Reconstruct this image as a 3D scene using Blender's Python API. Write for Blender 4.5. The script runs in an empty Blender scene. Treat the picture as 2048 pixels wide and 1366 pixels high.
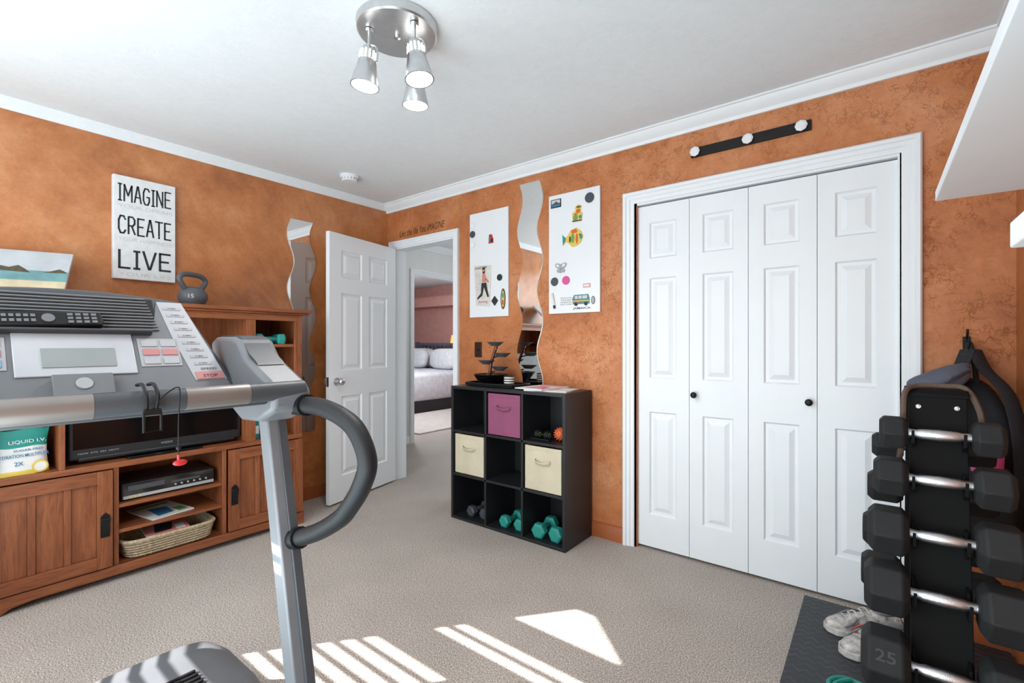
import bpy, math, random
from mathutils import Vector, Matrix
random.seed(4)
C=bpy.context.scene.collection
def l1(c):
    c/=255.0
    return c/12.92 if c<=.04045 else ((c+.055)/1.055)**2.4
def lin(c): return (l1(c[0]),l1(c[1]),l1(c[2]),1)
# ---------------------------------------------------------------- materials
def base(name):
    m=bpy.data.materials.new(name); m.use_nodes=True
    nt=m.node_tree; b=nt.nodes['Principled BSDF']
    return m,nt,b
def tex(nt,kind,scale,coord,**k):
    n=nt.nodes.new(kind); n.inputs['Scale'].default_value=scale
    for a,v in k.items(): n.inputs[a].default_value=v
    nt.links.new(coord,n.inputs['Vector']); return n
def coordn(nt,scale=None):
    t=nt.nodes.new('ShaderNodeTexCoord')
    if scale is None: return t.outputs['Object']
    mp=nt.nodes.new('ShaderNodeMapping'); mp.inputs['Scale'].default_value=scale
    nt.links.new(t.outputs['Object'],mp.inputs['Vector']); return mp.outputs[0]
def ramp(nt,fac,stops):
    r=nt.nodes.new('ShaderNodeValToRGB'); e=r.color_ramp.elements
    while len(e)<len(stops): e.new(.5)
    for i,(p,c) in enumerate(stops):
        e[i].position=p; e[i].color=c if len(c)==4 else lin(c)
    nt.links.new(fac,r.inputs[0]); return r.outputs[0]
def bumpn(nt,b,h,strength,dist=.005):
    n=nt.nodes.new('ShaderNodeBump'); n.inputs['Strength'].default_value=strength; n.inputs['Distance'].default_value=dist
    nt.links.new(h,n.inputs['Height']); nt.links.new(n.outputs[0],b.inputs['Normal'])
def mat(name,rgb,rough=.5,metal=0,var=.07,vs=9,bump=0,bs=90,emis=0,coat=0,spec=.5):
    m,nt,b=base(name); co=coordn(nt)
    n=tex(nt,'ShaderNodeTexNoise',vs,co,Detail=3)
    c=lin(rgb); lo=tuple(x*(1-var) for x in c[:3])+(1,); hi=tuple(min(1,x*(1+var)) for x in c[:3])+(1,)
    nt.links.new(ramp(nt,n.outputs['Fac'],[(.3,lo),(.7,hi)]),b.inputs['Base Color'])
    b.inputs['Roughness'].default_value=rough; b.inputs['Metallic'].default_value=metal
    b.inputs['Coat Weight'].default_value=coat; b.inputs['Specular IOR Level'].default_value=spec
    if bump: bumpn(nt,b,tex(nt,'ShaderNodeTexNoise',bs,co,Detail=3).outputs['Fac'],bump)
    if emis:
        b.inputs['Emission Color'].default_value=c; b.inputs['Emission Strength'].default_value=emis
    return m
def plaster(name,cols,crack,veinscale=3.2,bstr=.5,rough=.5,width=.009,patch=(.34,.56),coat=0):
    m,nt,b=base(name); co=coordn(nt); L=nt.links
    n1=tex(nt,'ShaderNodeTexNoise',1.6,co,Detail=10,Roughness=.72)
    colr=ramp(nt,n1.outputs['Fac'],[(.34,cols[0]),(.5,cols[1]),(.66,cols[2])])
    def veins(sc,wd,dist):
        n2=tex(nt,'ShaderNodeTexNoise',sc,co,Detail=5,Roughness=.62,Distortion=dist)
        s=nt.nodes.new('ShaderNodeMath'); s.operation='SUBTRACT'; s.inputs[1].default_value=.5; L.new(n2.outputs['Fac'],s.inputs[0])
        a=nt.nodes.new('ShaderNodeMath'); a.operation='ABSOLUTE'; L.new(s.outputs[0],a.inputs[0])
        return ramp(nt,a.outputs[0],[(0,(1,1,1,1)),(wd,(0,0,0,1))])
    va=veins(veinscale*2.4,width,.15); vb=veins(veinscale*6.0,width*1.6,.1)
    n4=tex(nt,'ShaderNodeTexNoise',15,co,Detail=3)
    brk=ramp(nt,n4.outputs['Fac'],[(.42,(0,0,0,1)),(.56,(1,1,1,1))])
    mxv=nt.nodes.new('ShaderNodeMath'); mxv.operation='MAXIMUM'; L.new(va,mxv.inputs[0]); L.new(vb,mxv.inputs[1])
    n3=tex(nt,'ShaderNodeTexNoise',2.3,co,Detail=3)
    msk=ramp(nt,n3.outputs['Fac'],[(patch[0],(.0,.0,.0,1)),(patch[1],(1,1,1,1))])
    mu=nt.nodes.new('ShaderNodeMath'); mu.operation='MULTIPLY'; L.new(mxv.outputs[0],mu.inputs[0]); L.new(msk,mu.inputs[1])
    mu2=nt.nodes.new('ShaderNodeMath'); mu2.operation='MULTIPLY'; L.new(mu.outputs[0],mu2.inputs[0]); L.new(brk,mu2.inputs[1])
    fine=tex(nt,'ShaderNodeTexNoise',26,co,Detail=7,Roughness=.78)
    mixf=nt.nodes.new('ShaderNodeMix'); mixf.data_type='RGBA'; mixf.blend_type='OVERLAY'; mixf.inputs[0].default_value=.34
    L.new(colr,mixf.inputs[6]); L.new(fine.outputs['Fac'],mixf.inputs[7])
    mx=nt.nodes.new('ShaderNodeMix'); mx.data_type='RGBA'
    mm=nt.nodes.new('ShaderNodeMath'); mm.operation='MULTIPLY'; mm.inputs[1].default_value=crack; L.new(mu2.outputs[0],mm.inputs[0])
    L.new(mm.outputs[0],mx.inputs[0]); L.new(mixf.outputs[2],mx.inputs[6]); mx.inputs[7].default_value=tuple(x*.42 for x in lin(cols[0])[:3])+(1,)
    L.new(mx.outputs[2],b.inputs['Base Color']); b.inputs['Roughness'].default_value=rough
    b.inputs['Coat Weight'].default_value=coat; b.inputs['Coat Roughness'].default_value=.22
    ad=nt.nodes.new('ShaderNodeMath'); ad.operation='MULTIPLY_ADD'; ad.inputs[1].default_value=1.2
    L.new(fine.outputs['Fac'],ad.inputs[0]); L.new(mu2.outputs[0],ad.inputs[2])
    bumpn(nt,b,ad.outputs[0],bstr,.005)
    return m
ORANGE=plaster('orange_crackle_plaster',[(156,88,44),(184,112,64),(202,138,96)],.50,rough=.40,bstr=.50)
ORANGEL=plaster('orange_mottled_plaster',[(148,85,38),(182,112,60),(204,142,92)],.28,rough=.42,bstr=.35,patch=(.48,.66),coat=.8)
ORANGEP=mat('orange_paint',(160,88,46),.45)
CEIL=plaster('ceiling_texture',[(222,228,232),(224,230,234),(226,232,236)],0,2.0,.15,.9)
WHITEW=mat('white_wall_paint',(214,215,214),.8,var=.02)
PINKW=mat('dusty_pink_wall',(184,138,132),.7,bump=.3)
WHITE=mat('white_semigloss',(226,230,234),.4,var=.01)
WHITEB=mat('white_board_gloss',(224,227,231),.25,var=.01)
CANV=mat('canvas_white',(216,218,220),.8,var=.06,vs=25)
def carpet():
    m,nt,b=base('carpet_pile'); co=coordn(nt)
    n=tex(nt,'ShaderNodeTexNoise',190,co,Detail=4,Roughness=.9)
    n2=tex(nt,'ShaderNodeTexNoise',2.2,co,Detail=4)
    c=ramp(nt,n.outputs['Fac'],[(.36,(84,75,69)),(.46,(152,141,133)),(.54,(192,182,174)),(.64,(246,240,234))])
    mx=nt.nodes.new('ShaderNodeMix'); mx.data_type='RGBA'; mx.blend_type='MULTIPLY'; mx.inputs[0].default_value=.3
    nt.links.new(c,mx.inputs[6]); nt.links.new(ramp(nt,n2.outputs['Fac'],[(.35,(212,210,208)),(.65,(255,255,255))]),mx.inputs[7])
    nt.links.new(mx.outputs[2],b.inputs['Base Color']); b.inputs['Roughness'].default_value=1; b.inputs['Specular IOR Level'].default_value=.1
    bumpn(nt,b,n.outputs['Fac'],.3,.004); return m
CARPET=carpet()
def wood(name,sc,cols):
    m,nt,b=base(name); co=coordn(nt,sc)
    n=tex(nt,'ShaderNodeTexNoise',1,co,Detail=7,Roughness=.65,Distortion=.5)
    w=tex(nt,'ShaderNodeTexNoise',6,co,Detail=2)
    c=ramp(nt,n.outputs['Fac'],[(.33,cols[0]),(.5,cols[1]),(.66,cols[2])])
    mx=nt.nodes.new('ShaderNodeMix'); mx.data_type='RGBA'; mx.blend_type='MULTIPLY'; mx.inputs[0].default_value=.35
    nt.links.new(c,mx.inputs[6]); nt.links.new(ramp(nt,w.outputs['Fac'],[(.35,(150,130,120)),(.5,(255,255,255))]),mx.inputs[7])
    nt.links.new(mx.outputs[2],b.inputs['Base Color']); b.inputs['Roughness'].default_value=.42; bumpn(nt,b,w.outputs['Fac'],.1,.002); return m
oc=[(118,64,36),(138,79,47),(152,92,57)]
OAKH=wood('oak_horizontal',(25,2.2,25),oc); OAKV=wood('oak_vertical',(25,25,2.2),oc)
BLK=mat('black_laminate',(29,30,33),.42,var=.1)
BLKG=mat('black_gloss',(10,10,12),.08,var=.02)
BLKR=mat('black_rubber',(32,33,35),.7,var=.18,bump=.2,spec=.3)
BLKM=mat('black_metal',(14,14,16),.5,spec=.35)
RACKM=mat('matte_black_steel',(11,11,12),.75,spec=.18)
HNDL=mat('matte_black_grip',(25,26,29),.55,bump=.1,bs=300,spec=.4)
DKP=mat('dark_grey_plastic',(68,70,74),.45,bump=.1,bs=300)
MDP=mat('mid_grey_plastic',(108,110,114),.42)
HOODM=mat('hood_grey_plastic',(98,100,104),.5)
LTP=mat('light_grey_plastic',(160,162,167),.4)
PADG=mat('label_strip_grey',(168,170,175),.4)
SILV=mat('silver_panel',(182,184,190),.35,metal=.15)
POST=mat('post_paint',(124,126,131),.38,metal=.2)
CHR=mat('chrome',(205,205,208),.28,metal=1,var=.02,bump=.2,bs=500)
NICK=mat('brushed_nickel',(200,201,203),.3,metal=.95,var=.05,vs=40)
COPR=mat('pulse_grip_metal',(140,132,128),.38,metal=.6)
MIRR=mat('mirror_glass',(244,246,246),.01,metal=1,var=0)
BRONZ=mat('bronze',(84,60,50),.35,metal=.8)
TEAL=mat('teal_vinyl',(34,138,128),.5)
TEALD=mat('teal_dark_vinyl',(26,112,106),.5)
GREYV=mat('grey_vinyl',(62,64,72),.5)
KETT=mat('kettlebell_grey',(84,88,94),.5)
PURP=mat('purple_fabric',(134,72,102),.9,bump=.4,bs=400)
CREAM=mat('cream_fabric',(198,188,164),.9,bump=.4,bs=400)
RED=mat('red_plastic',(186,36,42),.4); PINK=mat('pink_plastic',(206,76,144),.5); PEACH=mat('peach_print',(206,128,124),.5)
BLUE=mat('blue_print',(46,112,160),.5); YEL=mat('yellow_print',(214,186,80),.5); GRN=mat('green_print',(104,150,72),.5)
ORG=mat('orange_rubber',(206,92,44),.5); PAPER=mat('paper',(216,216,214),.7); INK=mat('ink_black',(34,34,36),.6); INKG=mat('ink_pale_grey',(196,197,198),.7)
EMB=mat('embossed_number',(45,46,49),.6)
SKIN=mat('printed_skin',(190,130,104),.6); TAN=mat('brown_cord',(86,70,60),.8,bump=.6,bs=200)
VANT=mat('muted_van_paint',(72,128,130),.5); BLUSH=mat('coral_print',(176,88,80),.6)
LCD=mat('lcd_screen',(140,146,146),.2); SOFTR=mat('pad_red',(184,122,122),.45); SOFTB=mat('pad_blue',(112,158,182),.45)
WICK=mat('wicker',(180,162,134),.8,var=.3,vs=70,bump=.9,bs=120)
BED=mat('white_bedding',(208,211,218),.9,var=.1,vs=14,bump=.9,bs=22); THROW=mat('dusty_throw',(180,154,148),.9); BEDF=mat('blue_grey_bed_wood',(84,96,112),.6); DKF=mat('dark_bed_base',(54,54,60),.7)
RUG=mat('pale_rug',(196,190,186),.95,bump=.7,bs=60)
DENIM=mat('slate_fabric',(88,93,108),.9,bump=.5,bs=40); NYL=mat('black_nylon',(32,33,38),.75,bump=.5,bs=60)
BULB=mat('bulb_glow',(255,252,245),.4,emis=12); LAMPS=mat('lampshade_glow',(240,160,90),.6,emis=1.4)
SEA=mat('sea_print',(110,156,160),.6,var=.2,vs=12); SAND=mat('sand_print',(204,190,158),.6,var=.15,vs=14); SKYP=mat('sky_print',(190,196,202),.6,var=.12,vs=8); ROCK=mat('rock_print',(84,76,60),.7,var=.3,vs=40)
SHOE=mat('white_mesh_shoe',(176,171,168),.85,var=.6,vs=36,bump=.6,bs=120); SOLE=mat('shoe_sole',(192,188,185),.6,var=.25,vs=30)
def plate():
    m,nt,b=base('diamond_plate_rubber'); co=coordn(nt,(1,1,1))
    def br(rot):
        mp=nt.nodes.new('ShaderNodeMapping'); mp.inputs['Rotation'].default_value=(0,0,rot); nt.links.new(co,mp.inputs['Vector'])
        v=nt.nodes.new('ShaderNodeTexBrick'); v.inputs['Scale'].default_value=9; v.inputs['Mortar Size'].default_value=.09
        v.inputs['Brick Width'].default_value=.5; v.inputs['Row Height'].default_value=.25
        v.inputs['Color1'].default_value=(1,1,1,1); v.inputs['Color2'].default_value=(.1,.1,.1,1); v.inputs['Mortar'].default_value=(0,0,0,1)
        nt.links.new(mp.outputs[0],v.inputs['Vector']); return v.outputs['Color']
    a=nt.nodes.new('ShaderNodeMath'); a.operation='MAXIMUM'; nt.links.new(br(.785),a.inputs[0]); nt.links.new(br(-.785),a.inputs[1])
    nt.links.new(ramp(nt,a.outputs[0],[(0,(40,42,46)),(1,(62,65,70))]),b.inputs['Base Color'])
    b.inputs['Roughness'].default_value=.5; bumpn(nt,b,a.outputs[0],.6,.004); return m
PLATE=plate()
# ---------------------------------------------------------------- mesh builder
class MB:
    def __init__(s,o=(0,0,0)):
        s.v=[];s.f=[];s.m=[];s.mi=0;s.o=Vector(o);s.M=Matrix.Identity(4)
    def add(s,vs,fs):
        o=len(s.v); s.v+=[s.M@Vector(v)-s.o for v in vs]; s.f+=[[i+o for i in f] for f in fs]; s.m+=[s.mi]*len(fs); return s
    def box(s,a,b):
        x0,y0,z0=a;x1,y1,z1=b
        return s.add([(x0,y0,z0),(x1,y0,z0),(x1,y1,z0),(x0,y1,z0),(x0,y0,z1),(x1,y0,z1),(x1,y1,z1),(x0,y1,z1)],
            [(0,3,2,1),(4,5,6,7),(0,1,5,4),(1,2,6,5),(2,3,7,6),(3,0,4,7)])
    def prism(s,pts,ax,a,b):
        n=len(pts)
        def P(p,w): return {'x':(w,p[0],p[1]),'y':(p[0],w,p[1]),'z':(p[0],p[1],w)}[ax]
        vs=[P(p,a) for p in pts]+[P(p,b) for p in pts]
        return s.add(vs,[list(range(n))[::-1],list(range(n,2*n))]+[(i,(i+1)%n,n+(i+1)%n,n+i) for i in range(n)])
    def loft(s,rings,cap=True,closed=True):
        n=len(rings[0]); vs=[p for r in rings for p in r]; fs=[]
        for j in range(len(rings)-1):
            for i in range(n if closed else n-1):
                k=(i+1)%n; fs.append((j*n+i,j*n+k,(j+1)*n+k,(j+1)*n+i))
        if cap: fs+= [list(range(n))[::-1],[(len(rings)-1)*n+i for i in range(n)]]
        return s.add(vs,fs)
    def tube(s,path,r,n=10,cap=True,sq=(1,1)):
        P=[Vector(p) for p in path]; m=len(P); R=r if isinstance(r,(list,tuple)) else [r]*m
        T=[((P[min(i+1,m-1)]-P[max(i-1,0)]).normalized()) for i in range(m)]
        up=Vector((0,0,1)) if abs(T[0].z)<.9 else Vector((0,1,0))
        N=(up-T[0]*up.dot(T[0])).normalized(); rings=[]
        for i in range(m):
            N=(N-T[i]*N.dot(T[i])).normalized(); B=T[i].cross(N)
            rings.append([P[i]+(N*math.cos(a)*sq[0]+B*math.sin(a)*sq[1])*R[i] for a in [2*math.pi*k/n for k in range(n)]])
        return s.loft(rings,cap)
    def cyl(s,a,b,r,r2=None,n=24): return s.tube([a,b],[r,r if r2 is None else r2],n)
    def lathe(s,prof,c=(0,0,0),n=28,cap=True):
        return s.loft([[(c[0]+r*math.cos(2*math.pi*k/n),c[1]+r*math.sin(2*math.pi*k/n),c[2]+z) for k in range(n)] for r,z in prof],cap)
    def rx(s,prof,n=6,ph=0,c=(0,0,0)):
        return s.loft([[(c[0]+x,c[1]+r*math.cos(ph+2*math.pi*k/n),c[2]+r*math.sin(ph+2*math.pi*k/n)) for k in range(n)] for x,r in prof])
    def ell(s,c,h,e=1,n=20,m=12):
        def w(t,e): return math.copysign(abs(t)**e,t)
        rings=[]
        for j in range(m+1):
            v=-math.pi/2+math.pi*j/m; v=max(-1.55,min(1.55,v))
            rings.append([(c[0]+h[0]*w(math.cos(v),e)*w(math.cos(u),e),c[1]+h[1]*w(math.cos(v),e)*w(math.sin(u),e),c[2]+h[2]*w(math.sin(v),e)) for u in [2*math.pi*k/n for k in range(n)]])
        return s.loft(rings)
    def text(s,body,x,y,w,h,M,off=0.0,shear=0,sp=1.0):
        cu=bpy.data.curves.new('t','FONT'); cu.body=body; cu.offset=off; cu.shear=shear; cu.resolution_u=3; cu.align_x='LEFT'; cu.space_character=sp
        ob=bpy.data.objects.new('t',cu); C.objects.link(ob); bpy.context.view_layer.update()
        me=bpy.data.meshes.new_from_object(ob.evaluated_get(bpy.context.evaluated_depsgraph_get()))
        V=[v.co.copy() for v in me.vertices]; F=[list(p.vertices) for p in me.polygons]
        bpy.data.objects.remove(ob); bpy.data.curves.remove(cu); bpy.data.meshes.remove(me)
        if not V: return s
        a0=min(v.x for v in V);a1=max(v.x for v in V);b0=min(v.y for v in V);b1=max(v.y for v in V)
        return s.add([M@Vector((x+(v.x-a0)/(a1-a0)*w,y+(v.y-b0)/(b1-b0)*h,0)) for v in V],F)
def sm(pts,k=6):
    P=[Vector(p) for p in pts]; out=[]
    for i in range(len(P)-1):
        p0=P[max(i-1,0)];p1=P[i];p2=P[i+1];p3=P[min(i+2,len(P)-1)]
        for j in range(k):
            t=j/k; out.append(.5*((2*p1)+(p2-p0)*t+(2*p0-5*p1+4*p2-p3)*t*t+(3*p1-p0-3*p2+p3)*t**3))
    return out+[P[-1]]
import bmesh
def mk(mb,name,mats,par=None,loc=None,rot=None,bev=0,seg=2,label=None,cat=None,kind=None,group=None,sub=0,ang=.6,recalc=True):
    me=bpy.data.meshes.new(name); me.from_pydata([tuple(v) for v in mb.v],[],mb.f)
    if not isinstance(mats,(list,tuple)): mats=[mats]
    for m in mats: me.materials.append(m)
    me.polygons.foreach_set('material_index',mb.m)
    if recalc:
        bm=bmesh.new(); bm.from_mesh(me); bmesh.ops.recalc_face_normals(bm,faces=bm.faces); bm.to_mesh(me); bm.free()
    me.polygons.foreach_set('use_smooth',[True]*len(me.polygons)); me.set_sharp_from_angle(angle=ang); me.update()
    ob=bpy.data.objects.new(name,me); C.objects.link(ob)
    if par: ob.parent=par
    if loc is not None: ob.location=loc
    elif not par: ob.location=mb.o
    if rot: ob.rotation_euler=rot
    if bev:
        b=ob.modifiers.new('bevel','BEVEL'); b.width=bev; b.segments=seg; b.limit_method='ANGLE'; b.angle_limit=.6
    if sub:
        b=ob.modifiers.new('sub','SUBSURF'); b.levels=sub; b.render_levels=sub
    if label: ob['label']=label
    if cat: ob['category']=cat
    if kind: ob['kind']=kind
    if group: ob['group']=group
    return ob
def thing(name,label,cat,loc,rot=None,group=None):
    e=bpy.data.objects.new(name,None); e.empty_display_size=.05; C.objects.link(e); e.location=loc
    if rot: e.rotation_euler=rot
    e['label']=label; e['category']=cat
    if group: e['group']=group
    return e
def struct(name,mb,m,bev=0,label=None):
    return mk(mb,name,m,kind='structure',bev=bev,label=label or name.replace('_',' '),cat=name.split('_')[0])
RX=math.pi/2
def FB(x,z,y=0): return Matrix.Translation((x,y,z))@Matrix.Rotation(RX,4,'X')
def FA(y,z,x=0): return Matrix.Translation((x,y,z))@Matrix.Rotation(RX,4,'Z')@Matrix.Rotation(RX,4,'X')
# ---------------------------------------------------------------- room shell
H=2.44
mb=MB(); mb.box((-6.1,-3.42,-.1),(4.02,4.45,0)); struct('floor',mb,CARPET,label='speckled grey beige carpet floor')
mb=MB(); mb.box((-6.1,-3.42,H),(4.02,4.45,H+.1)); struct('ceiling',mb,CEIL,label='white textured plaster ceiling')
mb=MB(); mb.box((-.12,-3.42,0),(0,0,H)); struct('wall_left',mb,ORANGEL,label='orange mottled plaster wall')
mb=MB(); mb.box((3.9,-3.42,0),(4.02,.9,H)); struct('wall_right',mb,ORANGE,label='orange crackle plaster wall')
mb=MB()
for a,b in [((-.001,0,0),(.10,.1,H)),((.10,0,2.05),(.835,.1,H)),((.835,0,0),(2.35,.1,H)),((2.35,0,2.04),(3.55,.1,H)),((3.55,0,0),(3.9,.1,H))]: mb.box(a,b)
struct('wall_back',mb,ORANGE,label='orange crackle plaster wall with two doorways')
mb=MB()
for a,b in [((-1.08,.1,0),(.10,.12,H)),((-1.08,.0,0),(-.12,.1,H)),((.10,.1,2.05),(.835,.12,H)),((.835,.1,0),(1.7,.12,H))]: mb.box(a,b)
struct('wall_hall_near',mb,WHITEW)
mb=MB()
for a,b in [((-1.08,.12,0),(-.98,1.13,H)),((-1.08,1.13,2.05),(-.98,1.92,H)),((-1.08,1.92,0),(-.98,2.7,H))]: mb.box(a,b)
struct('wall_hall_left',mb,WHITEW)
mb=MB(); mb.box((-.98,2.6,0),(1.7,2.7,H)); struct('wall_hall_far',mb,WHITEW)
mb=MB(); mb.box((1.6,.12,0),(1.7,2.6,H)); struct('wall_hall_right',mb,WHITEW)
mb=MB(); mb.box((-6.1,4.35,0),(-1.08,4.45,H)); struct('wall_bedroom_far',mb,PINKW)
mb=MB(); mb.box((-6.1,.2,0),(-6,4.35,H)); struct('wall_bedroom_left',mb,PINKW)
mb=MB(); mb.box((-6,.1,0),(-1.08,.2,H)); struct('wall_bedroom_near',mb,PINKW)
mb=MB(); mb.box((-1.08,2.7,0),(-.98,4.45,H)); struct('wall_bedroom_right',mb,PINKW)
mb=MB(); mb.box((-6,4.05,1.98),(-1.08,4.35,2.18)); struct('trim_4',mb,PINKW,label='dusty pink soffit along bedroom wall')
mb=MB(); mb.box((2.2,.8,0),(3.9,.9,H)); mb.box((2.1,.1,0),(2.2,.9,H)); struct('wall_closet',mb,WHITEW)
mb=MB()
for a,b in [((0,-3.42,0),(.25,-3.3,H)),((1.35,-3.42,0),(3.9,-3.3,H)),((.25,-3.42,0),(1.35,-3.3,.92)),((.25,-3.42,2.01),(1.35,-3.3,H))]: mb.box(a,b)
struct('wall_front',mb,ORANGEL)
w=thing('window_1','white framed window with slatted blind cut to shape the sunlight','window',(.8,-3.36,.92)); w['kind']='structure'
mb=MB(w.location)
for a,b in [((.19,-3.3,.86),(1.41,-3.28,.92)),((.19,-3.3,2.01),(1.41,-3.28,2.07)),((.19,-3.3,.92),(.25,-3.28,2.01)),((1.35,-3.3,.92),(1.41,-3.28,2.01))]: mb.box(a,b)
mk(mb,'window_frame',WHITE,w,bev=.004)
mb=MB(w.location); Y0,Y1=-3.31,-3.306  # unseen blind; its gaps are cut to throw the sun streaks on the floor
def slab(x0,z0,x1,z1): mb.box((x0,Y0,z0),(x1,Y1,z1))
z=.955
slab(.25,.92,1.35,z)
while z<1.39:
    slab(.25,z+.032,1.35,z+.053); xr=1.18 if z<1.13 else .75
    slab(xr,z,1.35,z+.032); z+=.053
slab(.25,z,1.35,1.55)
slab(.25,1.578,1.35,1.60); slab(.25,1.628,1.35,1.756); slab(1.12,1.55,1.35,1.64)
mb.prism([(.845,1.756),(1.35,1.756),(1.35,2.01),(.25,2.01),(.25,2.0)],'y',Y0,Y1)  # added slanted panel, not a slat; cuts the sun into a triangle
mk(mb,'light_shaping_blind',WHITE,w)
cp=[(0,2.365),(.012,2.365),(.016,2.382),(.03,2.394),(.050,2.420),(.054,2.428),(.062,2.43),(.062,2.44),(0,2.44)]
cpl=[(0,2.384),(.006,2.384),(.009,2.396),(.018,2.408),(.030,2.426),(.034,2.433),(.036,2.44),(0,2.44)]
mb=MB(); mb.prism([(-p,z) for p,z in cp],'x',0,3.9); struct('trim_crown_back',mb,WHITE)
mb=MB(); mb.prism(cpl,'y',-3.3,0); struct('trim_crown_left',mb,CEIL)
mb=MB(); mb.prism([(3.9-p,z) for p,z in cp],'y',-3.3,0); struct('trim_crown_right',mb,WHITE)
bp=[(0,0),(.014,0),(.014,.07),(.009,.082),(.009,.09),(0,.095)]
mb=MB(); mb.prism(bp,'y',-3.3,0); struct('baseboard_left',mb,ORANGEP)
mb=MB(); mb.prism([(-p,z) for p,z in bp],'x',.893,2.267); mb.prism([(-p,z) for p,z in bp],'x',3.623,3.9); struct('baseboard_back',mb,ORANGEP)
mb=MB(); mb.prism([(3.9-p,z) for p,z in bp],'y',-3.3,0); struct('baseboard_right',mb,ORANGEP)
mb=MB(); mb.prism([(-.98+p,z) for p,z in bp],'y',.12,1.07); struct('baseboard_hall',mb,WHITE)
prof=[(0,0),(0,.010),(.10,.013),(.30,.013),(.36,.018),(.62,.019),(.70,.026),(.90,.027),(1,.020),(1,0)]
def casing(name,x0,x1,zt,wd):
    mb=MB()
    mb.loft([[(x0-u*wd,-t,0) for u,t in prof],[(x0-u*wd,-t,zt+u*wd) for u,t in prof],[(x1+u*wd,-t,zt+u*wd) for u,t in prof],[(x1+u*wd,-t,0) for u,t in prof]])
    mb.box((x0-.002,.0,0),(x0+.012,.12,zt-.012)); mb.box((x1-.012,.0,0),(x1+.002,.12,zt-.012)); mb.box((x0-.002,.0,zt-.012),(x1+.002,.12,zt+.002))
    return struct(name,mb,WHITE)
casing('trim_1',.10,.835,2.045,.058)
casing('trim_2',2.335,3.555,2.03,.068)
mb=MB()
mb.loft([[(-.98+t,1.13-u*.06,0) for u,t in prof],[(-.98+t,1.13-u*.06,2.05+u*.06) for u,t in prof],[(-.98+t,1.92+u*.06,2.05+u*.06) for u,t in prof],[(-.98+t,1.92+u*.06,0) for u,t in prof]])
mb.box((-1.08,1.13,0),(-.98,1.145,2.035)); mb.box((-1.08,1.905,0),(-.98,1.92,2.035)); mb.box((-1.08,1.13,2.035),(-.98,1.92,2.05))
mb.prism([(-.98+p,z) for p,z in cp],'y',.12,2.6)
mb.mi=1
for z in (.25,1.05,1.8): mb.box((-1.07,1.144,z),(-1.02,1.15,z+.09))
mk(mb,'trim_3',[WHITE,BLKM],kind='structure',label='white door casing with black hinges',cat='trim')
# ---------------------------------------------------------------- panel doors
def panel_face(mb,xs,zs,cells,y,sgn):
    for i in range(len(xs)-1):
        for j in range(len(zs)-1):
            x0,x1,z0,z1=xs[i],xs[i+1],zs[j],zs[j+1]
            if (i,j) in cells:
                R=[]
                for ins,d in [(0,0),(.008,.010),(.022,.010),(.045,.001)]:
                    yy=y-sgn*d
                    R.append([(x0+ins,yy,z0+ins),(x1-ins,yy,z0+ins),(x1-ins,yy,z1-ins),(x0+ins,yy,z1-ins)])
                mb.loft(R,cap=False); mb.add(R[-1],[(0,1,2,3)])
            else: mb.add([(x0,y,z0),(x1,y,z0),(x1,y,z1),(x0,y,z1)],[(0,1,2,3)])
def pdoor(mb,w,h,t,cols,rows):
    xs=[0]+[c for p in cols for c in p]+[w]; zs=[0]+[c for p in rows for c in p]+[h]
    cells={(2*i+1,2*j+1) for i in range(len(cols)) for j in range(len(rows))}
    panel_face(mb,xs,zs,cells,0,1); panel_face(mb,xs,zs,cells,-t,-1)
    mb.add([(0,0,0),(w,0,0),(w,-t,0),(0,-t,0),(0,0,h),(w,0,h),(w,-t,h),(0,-t,h)],[(0,1,2,3),(4,5,6,7),(0,3,7,4),(1,2,6,5)])
rows=[(.19,.79),(.985,1.57),(1.685,1.895)]
d=thing('door_1','white six panel interior door standing open','door',(.150,-.03,.015),rot=(0,0,math.radians(-78))); d['kind']='structure'
mb=MB(); pdoor(mb,.735,2.015,.035,[(.11,.325),(.405,.62)],rows); mk(mb,'door_leaf',WHITE,d,ang=.3)
for s,y in ((1,0),(-1,-.035)):
    mb=MB(); mb.cyl((.67,y,.905),(.67,y+s*.008,.905),.03); mb.cyl((.67,y,.905),(.67,y+s*.04,.905),.011); mb.ell((.67,y+s*.055,.905),(.027,.022,.027))
    mk(mb,'door_knob',NICK,d,label='polished nickel round knob')
mb=MB(); mb.box((.734,-.03,.87),(.737,-.006,.94)); mk(mb,'latch_plate',NICK,d)
for i in range(4):
    x=2.348+i*.2995
    d=thing('door_%d'%(i+2),'white three panel bifold closet door leaf','closet door',(x,.05,.015)); d['kind']='structure'; d['group']='bifold closet door leaves'
    mb=MB(); pdoor(mb,.297,1.995,.03,[(.07,.227)],rows); mk(mb,'door_leaf',WHITE,d,ang=.3)
    if i in (1,2):
        mb=MB(); kx=.03 if i==1 else .267
        mb.cyl((kx,-.03,.905),(kx,-.048,.905),.007); mb.ell((kx,-.058,.905),(.017,.012,.017)); mk(mb,'door_knob',BLKM,d,label='small round black knob')
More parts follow.
